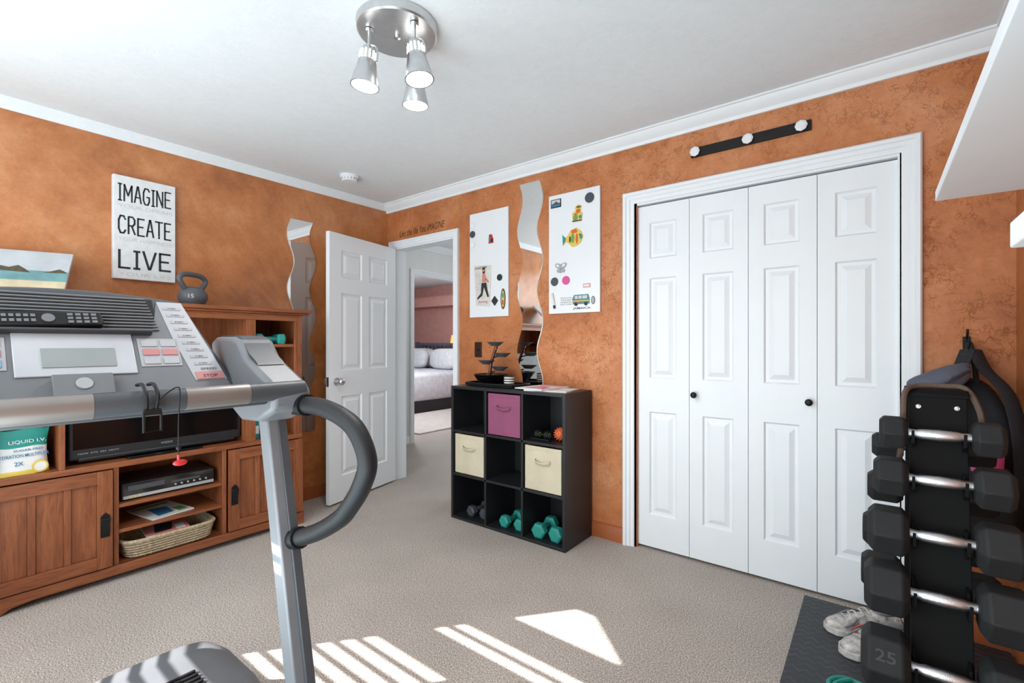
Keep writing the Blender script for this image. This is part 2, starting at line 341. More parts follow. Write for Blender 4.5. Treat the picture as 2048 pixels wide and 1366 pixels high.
# ---------------------------------------------------------------- left wall things
cv=thing('canvas_sign','white canvas sign with bold dark lettering on orange wall','canvas sign',(0,-1.778,1.577))
mb=MB(cv.location); mb.box((0,-1.928,1.577),(.038,-1.627,2.172)); mk(mb,'canvas',CANV,cv,bev=.003)
F=FA(-1.928,1.577,.0388)
mb=MB(cv.location)
def stroke(pts,wd):
    P=[Vector((p[0],p[1],0)) for p in pts]
    for a,b in zip(P[:-1],P[1:]):
        d=(b-a); L=d.length
        if L<1e-6: continue
        d/=L; n=Vector((-d.y,d.x,0))*wd/2; a2=a-d*wd*.35; b2=b+d*wd*.35
        mb.add([F@(a2+n),F@(a2-n),F@(b2-n),F@(b2+n)],[(0,1,2,3)])
GL={'I':[[(.5,0),(.5,1)],[(.1,0),(.9,0)],[(.1,1),(.9,1)]],
'M':[[(.08,0),(.1,1),(.5,.35),(.9,1),(.92,0)]],
'A':[[(.05,0),(.45,1),(.55,1),(.95,0)],[(.2,.33),(.8,.33)]],
'G':[[(.9,.85),(.7,1),(.3,1),(.08,.75),(.08,.25),(.3,0),(.7,0),(.9,.2),(.9,.48),(.55,.48)]],
'N':[[(.08,0),(.08,1),(.92,0),(.92,1)]],
'E':[[(.9,1),(.1,1),(.1,0),(.92,0)],[(.1,.52),(.75,.52)]],
'C':[[(.9,.82),(.7,1),(.3,1),(.08,.75),(.08,.25),(.3,0),(.7,0),(.92,.18)]],
'R':[[(.1,0),(.1,1),(.65,1),(.88,.85),(.88,.62),(.65,.48),(.1,.48)],[(.5,.48),(.92,0)]],
'T':[[(.5,0),(.5,1)],[(.02,1),(.98,1)]],
'L':[[(.1,1),(.1,0),(.92,0)]],
'V':[[(.03,1),(.45,0),(.55,0),(.97,1)]]}
def hand(word,y,h,wd):
    wts={'I':.5,'M':1.25,'L':.9}; tot=sum(wts.get(c,1) for c in word)+.22*(len(word)-1); un=.256/tot; x=.022
    for c in word:
        w=un*wts.get(c,1); jy=random.uniform(-.003,.003)
        for st in GL[c]: stroke([(x+w*px,y+jy+h*py) for px,py in st],wd)
        x+=w+un*.22
hand('IMAGINE',.452,.094,.0080); hand('CREATE',.262,.098,.0090); hand('LIVE',.066,.100,.0120)
mb.mi=1
mb.text('YOUR DREAM',.022,.410,.26,.022,F); mb.text('YOUR HAPPINESS',.022,.219,.26,.022,F); mb.text('YOUR LIFE',.022,.018,.26,.022,F)
mb.mi=2
for k in range(60):
    y=random.uniform(.02,.28); z=random.choice([.452,.262,.062])+random.uniform(0,.10); a=random.uniform(.002,.010); h_=random.uniform(.001,.0035)
    mb.add([F@Vector((y,z,.0004)),F@Vector((y+a,z+h_*.4,.0004)),F@Vector((y+a*.7,z+h_,.0004)),F@Vector((y+a*.1,z+h_*.8,.0004))],[(0,1,2,3)])
mk(mb,'lettering',[INK,INKG,CANV],cv,recalc=False)
def wavy(mb,cx,z0,z1,hw,amp,per,ph,plane,n=90):
    L=[];R=[]
    for i in range(n+1):
        z=z0+(z1-z0)*i/n; o=amp*math.sin(2*math.pi*(z-z0)/per+ph)
        L.append((cx+o-hw,z)); R.append((cx+o+hw,z))
    mb.prism(L+R[::-1],*plane)
EDGE=mat('mirror_bevel_edge',(206,212,210),.25,metal=.3)
mb=MB((0,-.80,.53)); wavy(mb,-.80,.53,2.14,.085,.026,.41,.6,('x',.003,.009)); mb.mi=1; wavy(mb,-.80,.528,2.142,.0875,.026,.41,.6,('x',.0,.004)); mk(mb,'wall_mirror',[MIRR,EDGE],label='tall wavy edged frameless mirror beside the open door',cat='mirror',ang=.3)
mb=MB((1.575,0,.912)); wavy(mb,1.575,.915,2.316,.083,.024,.42,1.2,('y',-.009,-.003)); mb.mi=1; wavy(mb,1.575,.9135,2.3185,.0855,.024,.42,1.2,('y',-.004,0)); mk(mb,'wall_mirror',[MIRR,EDGE],label='tall wavy edged frameless mirror above black cube shelf',cat='mirror',ang=.3)
# ---------------------------------------------------------------- entertainment centre
ec=thing('entertainment_center','brown oak mission style entertainment center','entertainment center',(0.02,-1.745,0))
mb=MB()
X0,X1=.0,.40
for s in (-1,1):
    mb.box((X0,min(s*.70,s*.725),0),(X1,max(s*.70,s*.725),1.39))
mb.box((X0,-.70,0),(X0+.01,.70,1.39))
mb.mi=1
mb.box((X0,-.70,.06),(X1,.70,.078)); mb.box((X0,-.725,.572),(X1+.004,.725,.60))
pl=[(-.735,0),(-.66,0),(-.62,.022),(-.55,.032),(.55,.032),(.62,.022),(.66,0),(.735,0),(.735,.078),(-.735,.078)]
mb.prism(pl,'x',X1-.012,X1+.012)
mb.box((X0+.01,-.24,.362),(X1-.01,.24,.380)); mb.box((X0+.01,-.24,.232),(X1-.01,.24,.250))
mb.box((X0+.01,.40,1.18),(X1-.01,.70,1.20)); mb.box((X0+.01,.40,.885),(X1-.01,.70,.905)); mb.box((X0+.01,-.70,1.18),(X1-.01,-.44,1.20)); mb.box((X0+.01,-.70,.885),(X1-.01,-.44,.905))
mb.box((X1-.02,-.70,1.35),(X1,.70,1.39))
mb.mi=0
for a,b in ((.24,.262),(-.262,-.24)): mb.box((X0+.01,a,.078),(X1,b,.572))
mb.box((X0+.01,.378,.60),(X1-.02,.398,1.39)); mb.box((X1-.02,.374,.60),(X1,.428,1.35))
mb.box((X0+.01,-.462,.60),(X1,-.44,1.39)); mb.box((X1-.02,.675,.60),(X1,.70,1.35)); mb.box((X1-.02,-.70,.60),(X1,-.675,1.35))
mk(mb,'body',[OAKV,OAKH],ec,bev=.002)
mb=MB(); mb.box((-.005,-.76,1.39),(.43,.76,1.402)); mb.box((-.01,-.77,1.402),(.445,.77,1.425)); mk(mb,'top_board',OAKH,ec,bev=.004)
for s in (-1,1):
    y0,y1=(.268,.722) if s>0 else (-.722,-.268)
    mb=MB(); z0,z1=.085,.567
    mb.box((X1,y0,z0),(X1+.02,y0+.06,z1)); mb.box((X1,y1-.06,z0),(X1+.02,y1,z1))
    mb.mi=1; mb.box((X1,y0+.06,z0),(X1+.02,y1-.06,z0+.06)); mb.box((X1,y0+.06,z1-.06),(X1+.02,y1-.06,z1)); mb.mi=0
    a=y0+.06; wd=(y1-y0-.12); cuts=[0,.28,.36,.64,.72,1.0]
    for k in range(5):
        dd=.004 if k%2==0 else .012
        mb.box((X1,a+wd*cuts[k],z0+.06),(X1+dd,a+wd*cuts[k+1],z1-.06))
    dr=mk(mb,'door',[OAKV,OAKH],ec,bev=.0015)
    hy=y0+.03 if s>0 else y1-.03
    mb=MB(); x=X1+.02
    mb.prism([(hy-.018,.24),(hy+.018,.24),(hy+.018,.345),(hy,.362),(hy-.018,.345)],'x',x,x+.004)
    mb.cyl((x+.01,hy-.018,.33),(x+.01,hy+.018,.33),.006,n=10)
    mb.prism([(hy-.012,.262),(hy+.012,.262),(hy+.017,.325),(hy-.017,.325)],'x',x+.008,x+.014)
    mk(mb,'handle',BLKM,dr,bev=.001,label='black mission style drop pull')
tv=thing('television','black flat screen television inside the entertainment center','television',(.32,-1.77,.6005))
mb=MB(); mb.box((-.03,-.395,.022),(.03,.395,.50)); mb.box((.0,-.36,.012),(.035,.36,.035)); mk(mb,'housing',BLK,tv,bev=.008)
mb=MB(); mb.box((.030,-.378,.075),(.032,.378,.482)); mk(mb,'screen',BLKG,tv)
mb=MB(); mb.box((-.01,-.05,.008),(.02,.05,.05)); mb.prism([(-.09,-.19),(.078,-.17),(.078,.17),(-.09,.19)],'z',0,.010); mk(mb,'stand',BLKG,tv,bev=.003)
mb=MB(); mb.text('VIZIO',-.02,.050,.055,.010,FA(0,0,.0335)); mb.text('HDMI  DTS  SRS  HDTV',-.36,.050,.16,.007,FA(0,0,.0335)); mk(mb,'lettering',LTP,tv,recalc=False)
pl=thing('disc_player','silver and black disc and cassette player on cabinet shelf','disc player',(.24,-1.75,.3805))
mb=MB(); mb.box((-.15,-.215,.006),(.135,.215,.088)); mb.box((-.12,-.19,0),(-.09,-.16,.006)); mb.box((.09,.16,0),(.12,.19,.006)); mb.box((-.12,.16,0),(-.09,.19,.006)); mb.box((.09,-.19,0),(.12,-.16,.006)); mk(mb,'housing',BLK,pl,bev=.003)
mb=MB(); mb.box((.135,-.21,.026),(.140,.21,.085)); mb.mi=1; mb.box((.135,-.21,.010),(.143,.21,.026)); mb.mi=2; mb.box((.140,-.19,.05),(.142,-.03,.075)); mb.box((.140,.0,.05),(.142,.14,.062)); mb.mi=1
for k in range(6): mb.cyl((.140,.02+k*.03,.04),(.147,.02+k*.03,.04),.005,n=10)
mb.mi=3
for k in range(3): mb.cyl((.142,-.18+k*.02,.018),(.146,-.18+k*.02,.018),.005,n=10)
mk(mb,'front_panel',[BLKG,LTP,DKP,YEL],pl)
def magazine(loc,rotz,w,h,cols,label,t=.006,group=None,tilt=(0,0)):
    e=thing('magazine',label,'magazine',loc,rot=(tilt[0],tilt[1],rotz),group=group)
    mb=MB(); mb.box((-w/2,-h/2,0),(w/2,h/2,t)); mk(mb,'pages',PAPER,e)
    mb=MB(); mb.add([(-w/2,-h/2,t+.0004),(w/2,-h/2,t+.0004),(w/2,h/2,t+.0004),(-w/2,h/2,t+.0004)],[(0,1,2,3)])
    mb.mi=1; mb.add([(-w*.3,-h*.4,t+.0008),(w*.1,-h*.35,t+.0008),(w*.2,h*.1,t+.0008),(-w*.2,h*.2,t+.0008)],[(0,1,2,3)])
    mb.mi=2; mb.box((-w*.45,h*.3,t+.0004),(w*.4,h*.42,t+.001)); mb.box((w*.2,-h*.4,t+.0004),(w*.42,-h*.1,t+.001))
    mk(mb,'cover',cols,e,recalc=False)
magazine((.24,-1.76,.2505),1.75,.21,.28,[PAPER,BLUE,GRN],'glossy magazine with colourful cover on cabinet shelf')
bk=thing('wicker_basket','tan wicker basket on lowest cabinet shelf','basket',(.28,-1.75,.0785))
def rr(hx,hy,z,n=32,e=.35):
    w=lambda t:math.copysign(abs(t)**e,t)
    return [(hx*w(math.cos(2*math.pi*k/n)),hy*w(math.sin(2*math.pi*k/n)),z) for k in range(n)]
mb=MB(); mb.loft([rr(.12,.18,0),rr(.13,.195,.03),rr(.145,.215,.088),rr(.135,.205,.088),rr(.12,.185,.03),rr(.11,.17,.008)])
mk(mb,'weave',WICK,bk)
mb=MB()
for j in range(6):
    R=rr(.133+.003*j,.198+.0035*j,.012+.014*j,48); mb.tube(R+[R[0]],.0045,6,cap=False)
for k in range(40):
    a=2*math.pi*k/40; w_=lambda t:math.copysign(abs(t)**.35,t)
    p=(w_(math.cos(a)),w_(math.sin(a))); mb.tube([(p[0]*.128,p[1]*.186,.002),(p[0]*.150,p[1]*.218,.090)],.0032,5)
R=rr(.148,.217,.092,48); mb.tube(R+[R[0]],.009,8,cap=False)
mk(mb,'woven_strands',WICK,bk)
magazine((.27,-1.75,.165),1.45,.20,.27,[PEACH,INK,PAPER],'worn magazine lying in wicker basket')
po=thing('drink_mix_pouch','white and teal foil pouch of drink mix in cabinet cubby','pouch',(.345,-2.325,.6005),rot=(0,0,.12))
mb=MB()
for c,(za,zb) in enumerate([(0,.02),(.02,.125),(.125,.205)]):
    mb.mi=c; rg=[]
    for q in range(5):
        z=za+(zb-za)*q/4
        th=.036*(1-z/.205)**.6+.002; wd=.098-.010*math.sin(z/.205*math.pi)
        rg.append([(th*math.cos(a)*(1+.16*math.sin(6*a+z*60)),wd*math.copysign(abs(math.sin(a))**.7,math.sin(a)),z+.004*math.sin(5*a)*z/.2) for a in [2*math.pi*k/28 for k in range(28)]])
    mb.loft(rg)
mk(mb,'pouch_bag',[YEL,PAPER,TEAL],po)
Fm=Matrix.Translation((.048,0,0))@Matrix.Rotation(-.17,4,'Y')@FA(0,0)
mb=MB(); mb.mi=1; mb.text('LIQUID I.V.',-.045,.142,.125,.018,Fm,.01); mb.mi=0; mb.text('SUGAR-FREE',-.03,.108,.10,.010,Fm,.01); mb.text('HYDRATION MULTIPLIER',-.088,.082,.175,.015,Fm,.01); mb.text('2X',-.03,.045,.03,.018,Fm,.01)
mk(mb,'lettering',[BLUE,PAPER],po,recalc=False)
mb=MB(); mb.cyl((.036,.055,.030),(.044,.055,.030),.028); mb.mi=1; mb.cyl((.044,.055,.030),(.0445,.055,.030),.021); mk(mb,'lemon_print',[YEL,PAPER],po)
for i,(y,c,lb) in enumerate([(-1.285,TEAL,'teal'),(-1.25,BLUE,'blue'),(-1.215,PAPER,'white')]):
    mb=MB((.27,y,.6005)); mb.box((.20,y-.015,.6005),(.36,y+.015,.601+.17-.02*i)); mb.mi=1; mb.box((.36,y-.013,.63),(.3605,y+.013,.68)); mk(mb,'paperback_book',[c,WHITE],bev=.002,label='%s spined paperback book in cabinet cubby'%lb,cat='book',group='books in the cabinet cubby')
# ---------------------------------------------------------------- dumbbells
def dumbbell(loc,rot,Lh,L,R,hr,mh,mg,label,group,num=None,n=6):
    e=thing('dumbbell',label,'dumbbell',loc,rot=rot,group=group)
    for s in (-1,1):
        mb=MB(); c=L*.16
        mb.rx([(s*(Lh/2),R*.72),(s*(Lh/2+c),R),(s*(Lh/2+L-c),R),(s*(Lh/2+L),R*.74)],n)
        hd=mk(mb,'weight_head',mh,e,bev=R*.06)
        if num:
            M2=Matrix.Translation((s*(Lh/2+L/2),-R*.7525,R*.4345))@Matrix.Rotation(math.radians(60),4,'X')
            mt=MB(); mt.text(num,-L*.2,-R*.17,L*.4,R*.34,M2,.01)
            mk(mt,'number',EMB,hd,recalc=False)
    mb=MB()
    P=[(-Lh/2-.004,hr),(-Lh*.36,hr*.95),(-Lh*.30,hr*1.15),(0,hr*1.3),(Lh*.30,hr*1.15),(Lh*.36,hr*.95),(Lh/2+.004,hr)]
    mb.rx(P,20); mk(mb,'handle',mg,e,label='knurled handle')
rk=[(-.97,.957,.047,.062,None),(-.998,.840,.055,.075,None),(-1.032,.702,.066,.087,None),(-1.068,.562,.069,.094,None),(-1.105,.392,.078,.100,'25')]
for y,z,R,L,nm in rk:
    dumbbell((3.60,y,z),None,.125,L,R,.0125,BLKR,CHR,'black rubber hex dumbbell with chrome handle on rack','dumbbells on the rack',nm)
rrk=[(-.715,.875,.042,.080),(-.685,.735,.052,.092),(-.65,.580,.060,.105),(-.61,.425,.064,.110)]
for (y,z,R,L) in rrk:
    dumbbell((3.60,y,z),None,.125,L,R,.0125,BLKR,CHR,'black rubber hex dumbbell on far side of rack','dumbbells on the rack')
ra=thing('dumbbell_rack','black steel a-frame dumbbell rack on rubber mat','dumbbell rack',(3.60,-.86,.013))
mb=MB(ra.location)
mb.prism([(-.930,1.055),(-.912,1.065),(-1.085,.10),(-1.115,.10)],'x',3.541,3.659)
mk(mb,'front_panel',RACKM,ra,bev=.002)
mb=MB(ra.location); mb.prism([(-.790,1.065),(-.772,1.055),(-.575,.10),(-.605,.10)],'x',3.541,3.659); mk(mb,'rear_panel',RACKM,ra,bev=.002)
mb=MB(ra.location); mb.prism([(-.932,1.053),(-.93,1.064),(-.915,1.074),(-.79,1.074),(-.772,1.064),(-.77,1.053)],'x',3.536,3.664); mk(mb,'top_cap',RACKM,ra,bev=.003)
for x in (3.50,3.64):
    mb=MB(ra.location); mb.box((x,-1.20,.013),(x+.06,-.50,.10)); mk(mb,'base_foot',RACKM,ra,bev=.004)
mb=MB(ra.location); mb.box((3.56,-.9,.03),(3.64,-.8,.09)); mk(mb,'cross_brace',RACKM,ra,bev=.004)
for (y,z,R,L,nm) in rk:
    for x in (3.547,3.649):
        mb=MB(ra.location); mb.prism([(y-.022,z-.002),(y-.028,z+.012),(y-.034,z+.012),(y-.03,z-.022),(y+.0,z-.038),(y+.05,z-.045),(y+.05,z+.03),(y+.024,z+.02),(y+.019,z-.012),(y,z-.0205),(y-.014,z-.0155)],'x',x-.003,x+.003)
        mk(mb,'cradle',RACKM,ra)
for (y,z,R,L) in rrk:
    for x in (3.547,3.649):
        mb=MB(ra.location); mb.prism([(y+.022,z-.002),(y+.03,z+.012),(y+.034,z+.012),(y+.03,z-.022),(y,z-.038),(y-.05,z-.045),(y-.05,z+.03),(y-.024,z+.02),(y-.019,z-.012),(y,z-.0205),(y+.014,z-.0155)],'x',x-.003,x+.003)
        mk(mb,'cradle',RACKM,ra)
for x in (3.561,3.639):
    mb=MB(ra.location); mb.cyl((x,-.930,1.03),(x,-.938,1.028),.006,n=12); mb.cyl((x,-.938,1.028),(x,-.943,1.027),.003,n=8); mk(mb,'bolt',CHR,ra,label='chrome bolt')
mb=MB((3.54,-.85,1.08))
mb.tube(sm([(3.505,-.955,.80),(3.522,-.96,.90),(3.528,-.955,1.0),(3.533,-.94,1.065),(3.56,-.90,1.082),(3.62,-.89,1.083),(3.66,-.90,1.078),(3.682,-.92,1.03),(3.69,-.925,.98)],6),.007,8)
mk(mb,'jump_rope',TAN,label='brown leather jump rope draped over dumbbell rack',cat='jump rope')
mb=MB((3.54,-.7,0)); mb.box((3.20,-1.6,.0005),(3.88,-.04,.012)); mk(mb,'rubber_mat',PLATE,bev=.003,label='black diamond plate rubber floor mat',cat='mat')
def shoe(loc,rotz,label,rx_=0):
    e=thing('sneaker',label,'shoe',loc,rot=(rx_,0,rotz),group='pair of sneakers on the mat')
    xs=[-.14,-.125,-.08,-.02,.03,.08,.12,.145]; W=[.018,.032,.036,.034,.042,.048,.04,.015]; Hh=[.06,.098,.10,.095,.075,.06,.05,.035]
    mb=MB(); R=[]
    for x,w_,h in zip(xs,W,Hh):
        R.append([(x,w_*math.copysign(abs(math.cos(a))**.7,math.cos(a)),.022+(h-.022)*max(0,math.sin(a))**.8 if math.sin(a)>0 else .02) for a in [2*math.pi*k/18 for k in range(18)]])
    mb.loft(R); mk(mb,'upper',SHOE,e,sub=1)
    mb=MB(); P=[(x,w_*1.12) for x,w_ in zip(xs,W)]; poly=P+[(x,-w_) for x,w_ in P[::-1]]; mb.prism(poly,'z',0,.026); mk(mb,'sole',SOLE,e,bev=.004)
    mb=MB(); mb.ell((-.075,0,.094),(.045,.024,.012)); mk(mb,'opening',MDP,e)
    mb=MB(); P=[]
    for k in range(5):
        x=-.01+k*.02; z=.100-k*.0085; P+=[(x,(-.026 if k%2 else .026),z-.006),(x+.006,0,z+.004),(x+.003,(.026 if k%2 else -.026),z-.006)]
    mb.tube(P,.003,6); mk(mb,'laces',SOLE,e)
    for s in (-1,1):
        mb=MB(); mb.tube(sm([(.07,s*.047,.035),(.03,s*.043,.055),(-.02,s*.037,.06),(-.06,s*.037,.045)]),.004,6); mk(mb,'stripe',BLUSH,e)
        mb=MB(); mb.tube(sm([(.09,s*.044,.04),(.06,s*.043,.058),(.04,s*.034,.074)]),.004,6); mk(mb,'stripe',MDP,e)
shoe((3.43,-.24,.0125),3.6,'grey white running shoe with coral stripe on black mat')
shoe((3.47,-.36,.0125),3.9,'grey white running shoe lying next to its pair')
mb=MB((3.45,-.75,.013))
mb.tube(sm([(3.32,-.74,.021),(3.36,-.68,.021),(3.44,-.64,.022),(3.46,-.70,.021),(3.40,-.76,.022),(3.34,-.71,.036),(3.38,-.65,.037),(3.46,-.67,.037),(3.44,-.74,.037),(3.36,-.73,.050),(3.40,-.67,.052)],7),.008,8)
mk(mb,'resistance_band',TEAL,label='coiled teal resistance band on black mat',cat='exercise band')
# backpack
bpk=thing('backpack','black nylon backpack hanging from a wall hook','backpack',(3.775,-.14,.42))
mb=MB()
R=[]
for z,wx,wy,cx in ((0,.075,.09,0),(.04,.098,.115,0),(.12,.10,.118,.003),(.20,.104,.125,0),(.29,.098,.116,-.004),(.38,.10,.115,0),(.45,.092,.10,.004),(.52,.09,.09,0),(.60,.065,.06,-.005),(.645,.03,.03,-.01)):
    R.append([(cx+wx*math.copysign(abs(math.cos(a))**.6,math.cos(a))*(1+.05*math.sin(5*a+z*22)),.139-wy+wy*math.copysign(abs(math.sin(a))**.6,math.sin(a))*(1 if math.sin(a)>0 else 1+.08*math.sin(6*a+z*26)),z) for a in [2*math.pi*k/36 for k in range(36)]])
mb.loft(R); mk(mb,'main_bag',NYL,bpk,sub=1)
mb=MB(); mb.ell((0,-.12,.20),(.085,.04,.15),.5,24,14); mk(mb,'front_pocket',NYL,bpk)
for s in (-1,1):
    mb=MB(); mb.tube(sm([(-.01+s*.01,.07,.755),(-.01+s*.035,.03,.68),(s*.07,-.06,.60),(s*.09,-.125,.46),(s*.095,-.125,.28),(s*.08,-.09,.08)],6),.026,10,sq=(.35,1)); mk(mb,'shoulder_strap',NYL,bpk)
mb=MB(); mb.box((-.03,-.165,.23),(.03,-.158,.26)); mk(mb,'logo_patch',MDP,bpk)
mb=MB(); mb.tube(sm([(-.03,.06,.62),(-.022,.09,.72),(-.012,.10,.785),(.0,.09,.72),(.005,.06,.62)],6),.009,8); mk(mb,'top_loop',NYL,bpk)
wh=thing('wall_hook','small black hook on orange wall','wall hook',(3.76,-.0,1.19))
mb=MB(); mb.box((-.012,-.006,-.04),(.012,0,.04)); mb.tube(sm([(0,-.006,.02),(0,-.03,.0),(0,-.045,-.01),(0,-.055,.02)],5),.005,8); mb.tube(sm([(0,-.004,.03),(0,-.02,.05),(0,-.025,.07)],4),.004,8); mk(mb,'hook_body',BLKM,wh)
mb=MB((3.66,-.16,1.0))
R=[]
for x,ry,rz,cz in ((3.565,.03,.012,1.03),(3.59,.07,.035,1.035),(3.64,.09,.055,1.04),(3.69,.08,.06,1.06),(3.73,.05,.045,1.085),(3.755,.02,.02,1.10)):
    R.append([(x+.006*math.sin(5*a),-.16+ry*math.cos(a)*(1+.12*math.sin(4*a+x*40)),cz+rz*math.sin(a)*(1+.15*math.cos(5*a+x*60))) for a in [2*math.pi*k/26 for k in range(26)]])
mb.loft(R); mk(mb,'folded_jacket',DENIM,sub=1,label='slate grey jacket bunched over the backpack',cat='jacket')
mb=MB((3.74,-.33,.80)); mb.ell((3.775,-.325,.805),(.045,.022,.08),.7,16,10); mk(mb,'pink_cloth',PINK,label='bright pink cloth tucked against backpack',cat='cloth')
for nm,y1,z0,z1 in (('a',-.88,1.60,1.628),('b',-1.815,1.318,1.350)):
    s=thing('wall_shelf','white floating wall shelf on orange wall','shelf',(3.75,y1-.5,z0),group='white wall shelves')
    mb=MB(s.location); mb.box((3.60,-3.25,z0),(3.90,y1,z1)); mk(mb,'shelf_board',WHITE,s,bev=.002)
    for y in ((y1-.25),(-2.9)):
        mb=MB(s.location); mb.box((3.70,y-.012,z1),(3.898,y+.012,z1+.006)); mb.box((3.892,y-.012,z1),(3.90,y+.012,z1+.12)); mk(mb,'bracket',BLKM,s)
# ---------------------------------------------------------------- back wall things
dc=MB((.45,-.001,2.16)); M_=Matrix.Translation((.17,-.002,2.130))@Matrix.Rotation(math.radians(-1),4,'Y')@Matrix.Rotation(RX,4,'X')
dc.text('Live the life You iMAGINE',0,0,.56,.058,M_,.0,.3,1.05); mk(dc,'wall_decal',mat('decal_brown',(70,40,20),.6),label='dark cursive lettering decal above doorway',cat='wall decal',recalc=False)
sw=thing('light_switch','bronze light switch plate on orange wall','light switch',(1.094,0,1.10))
mb=MB(); mb.box((-.036,-.006,0),(.036,0,.115)); mk(mb,'plate',BRONZ,sw,bev=.003)
mb=MB(); mb.box((-.006,-.016,.048),(.006,-.006,.066)); mk(mb,'toggle',BLKM,sw,bev=.002)
kr=thing('knob_rail','black rail with three white crystal knobs above closet','hook rail',(2.945,0,2.22))
mb=MB(); mb.box((-.28,-.014,0),(.28,0,.05)); mk(mb,'rail',BLKM,kr,bev=.002)
for x in (-.255,.006,.24):
    mb=MB(); mb.cyl((x,-.014,.025),(x,-.022,.025),.010,n=12); mb.M=Matrix.Translation((x,-.020,.025))@Matrix.Rotation(RX,4,'X'); mb.lathe([(.016,0),(.026,.005),(.027,.009),(.018,.014)],n=8); mk(mb,'knob',WHITEB,kr,ang=.2)
def board(x0,x1,label):
    b=thing('magnetic_board',label,'magnetic board',((x0+x1)/2,0,1.40))
    mb=MB(b.location); mb.box((x0,-.016,1.40),(x1,0,2.185)); mk(mb,'panel',WHITEB,b,bev=.003)
board(1.018,1.392,'white metal magnetic board with magazine page and magnets'); board(1.738,2.116,'white metal magnetic board covered in souvenir magnets')
YB=-.016
G='magnets on the white boards'
def disc(x,z,r,m,label):
    mb=MB((x,YB,z)); mb.cyl((x,YB,z),(x,YB-.006,z),r); mk(mb,'magnet',m,bev=.001,label=label,cat='magnet',group=G)
DGR=mat('slate_magnet',(60,68,76),.4)
disc(1.05,2.03,.026,DGR,'round dark magnet on white board'); disc(1.05,2.10,.022,WHITE,'round white magnet on white board'); disc(1.05,1.95,.022,WHITE,'round white magnet on white board')
disc(1.315,1.682,.024,INK,'round black magnet near magazine page'); disc(1.785,1.612,.028,DGR,'round dark magnet on white board'); disc(1.873,1.614,.028,PINK,'round pink magnet on white board'); disc(2.045,2.12,.032,DGR,'round slate magnet on white board')
def flat(parts,name,label,cat='magnet',group=G,t=.004):
    xs=[p[0] for _,P in parts for p in P]; zs=[p[1] for _,P in parts for p in P]
    mb=MB(((min(xs)+max(xs))/2,YB,min(zs))); ms=[]
    for k,(m,P) in enumerate(parts):
        if m not in ms: ms.append(m)
        mb.mi=ms.index(m); mb.prism(P,'y',YB-t-.0006*k,YB if k==0 else YB-t*.5)
    return mk(mb,name,ms,label=label,cat=cat,group=group)
def el(cx,cz,a,b,n=16,rot=0): return [(cx+a*math.cos(t)*math.cos(rot)-b*math.sin(t)*math.sin(rot),cz+a*math.cos(t)*math.sin(rot)+b*math.sin(t)*math.cos(rot)) for t in [2*math.pi*k/n for k in range(n)]]
def rc(x0,z0,x1,z1): return [(x0,z0),(x1,z0),(x1,z1),(x0,z1)]
flat([(INK,rc(1.757,2.10,1.835,2.155)),(SKYP,rc(1.763,2.128,1.829,2.150)),(BLUE,rc(1.763,2.106,1.829,2.128)),(ROCK,[(1.763,2.12),(1.80,2.14),(1.829,2.12)])],'magnet','small landscape souvenir magnet')
flat([(YEL,[(1.925,1.985),(1.99,1.985),(1.995,2.03),(1.98,2.05),(1.99,2.08),(1.96,2.092),(1.94,2.075),(1.945,2.055),(1.92,2.04)]),(GRN,el(1.945,2.01,.018,.02)),(ORG,el(1.965,2.05,.016,.014)),(BLUSH,rc(1.935,2.03,1.96,2.037)),(TEAL,el(1.98,2.01,.01,.012)),(TAN,rc(1.922,1.985,1.99,1.992)),(TAN,el(1.968,2.075,.016,.005))],'magnet','yellow tropical figure souvenir magnet')
fish=[(1.845,1.915),(1.865,1.89),(1.885,1.90),(1.91,1.935),(1.95,1.945),(1.985,1.92),(2.0,1.885),(1.985,1.85),(1.955,1.83),(1.92,1.825),(1.895,1.85),(1.87,1.865),(1.85,1.84),(1.855,1.875)]
flat([(YEL,fish),(TEAL,[(1.847,1.912),(1.875,1.885),(1.87,1.868),(1.85,1.845)]),(ORG,[(1.91,1.93),(1.95,1.94),(1.96,1.915),(1.92,1.91)]),(GRN,el(1.925,1.88,.012,.03)),(ORG,el(1.955,1.875,.008,.032)),(TEAL,el(1.985,1.885,.010,.016)),(INK,el(1.978,1.897,.005,.005)),(TAN,el(1.905,1.875,.006,.02))],'magnet','colourful metal fish magnet')
flat([(MDP,el(1.835,1.695,.004,.03)),(LTP,el(1.815,1.712,.026,.016,rot=-.6)),(LTP,el(1.855,1.712,.026,.016,rot=.6)),(LTP,el(1.82,1.68,.016,.012)),(LTP,el(1.85,1.68,.016,.012)),(WHITE,el(1.812,1.714,.012,.007,rot=-.6)),(WHITE,el(1.858,1.714,.012,.007,rot=.6))],'magnet','silver cutout butterfly magnet on board')
flat([(PEACH,rc(2.0,1.558,2.05,1.582)),(PAPER,rc(2.004,1.563,2.046,1.577))],'magnet','small white and pink label magnet')
mb=MB((1.777,YB-.008,1.49)); mb.cyl((1.768,YB-.008,1.535),(1.785,YB-.008,1.455),.008,n=12); mb.mi=1; mb.cyl((1.785,YB-.008,1.455),(1.788,YB-.008,1.435),.0075,n=12); mk(mb,'marker_pen',[PAPER,INK],label='white dry erase marker stuck on board',cat='marker')
mb=MB((1.87,YB,1.46))
for k,tx in enumerate(['MAKE EACH DAY','YOUR BEST','AND BRIGHTEST','DAY EVER']): mb.text(tx,0,0,.085,.009,FB(1.83,1.495-k*.014,YB-.0005))
mk(mb,'magnet',INK,label='black lettered phrase magnet on white board',cat='magnet',group=G,recalc=False)
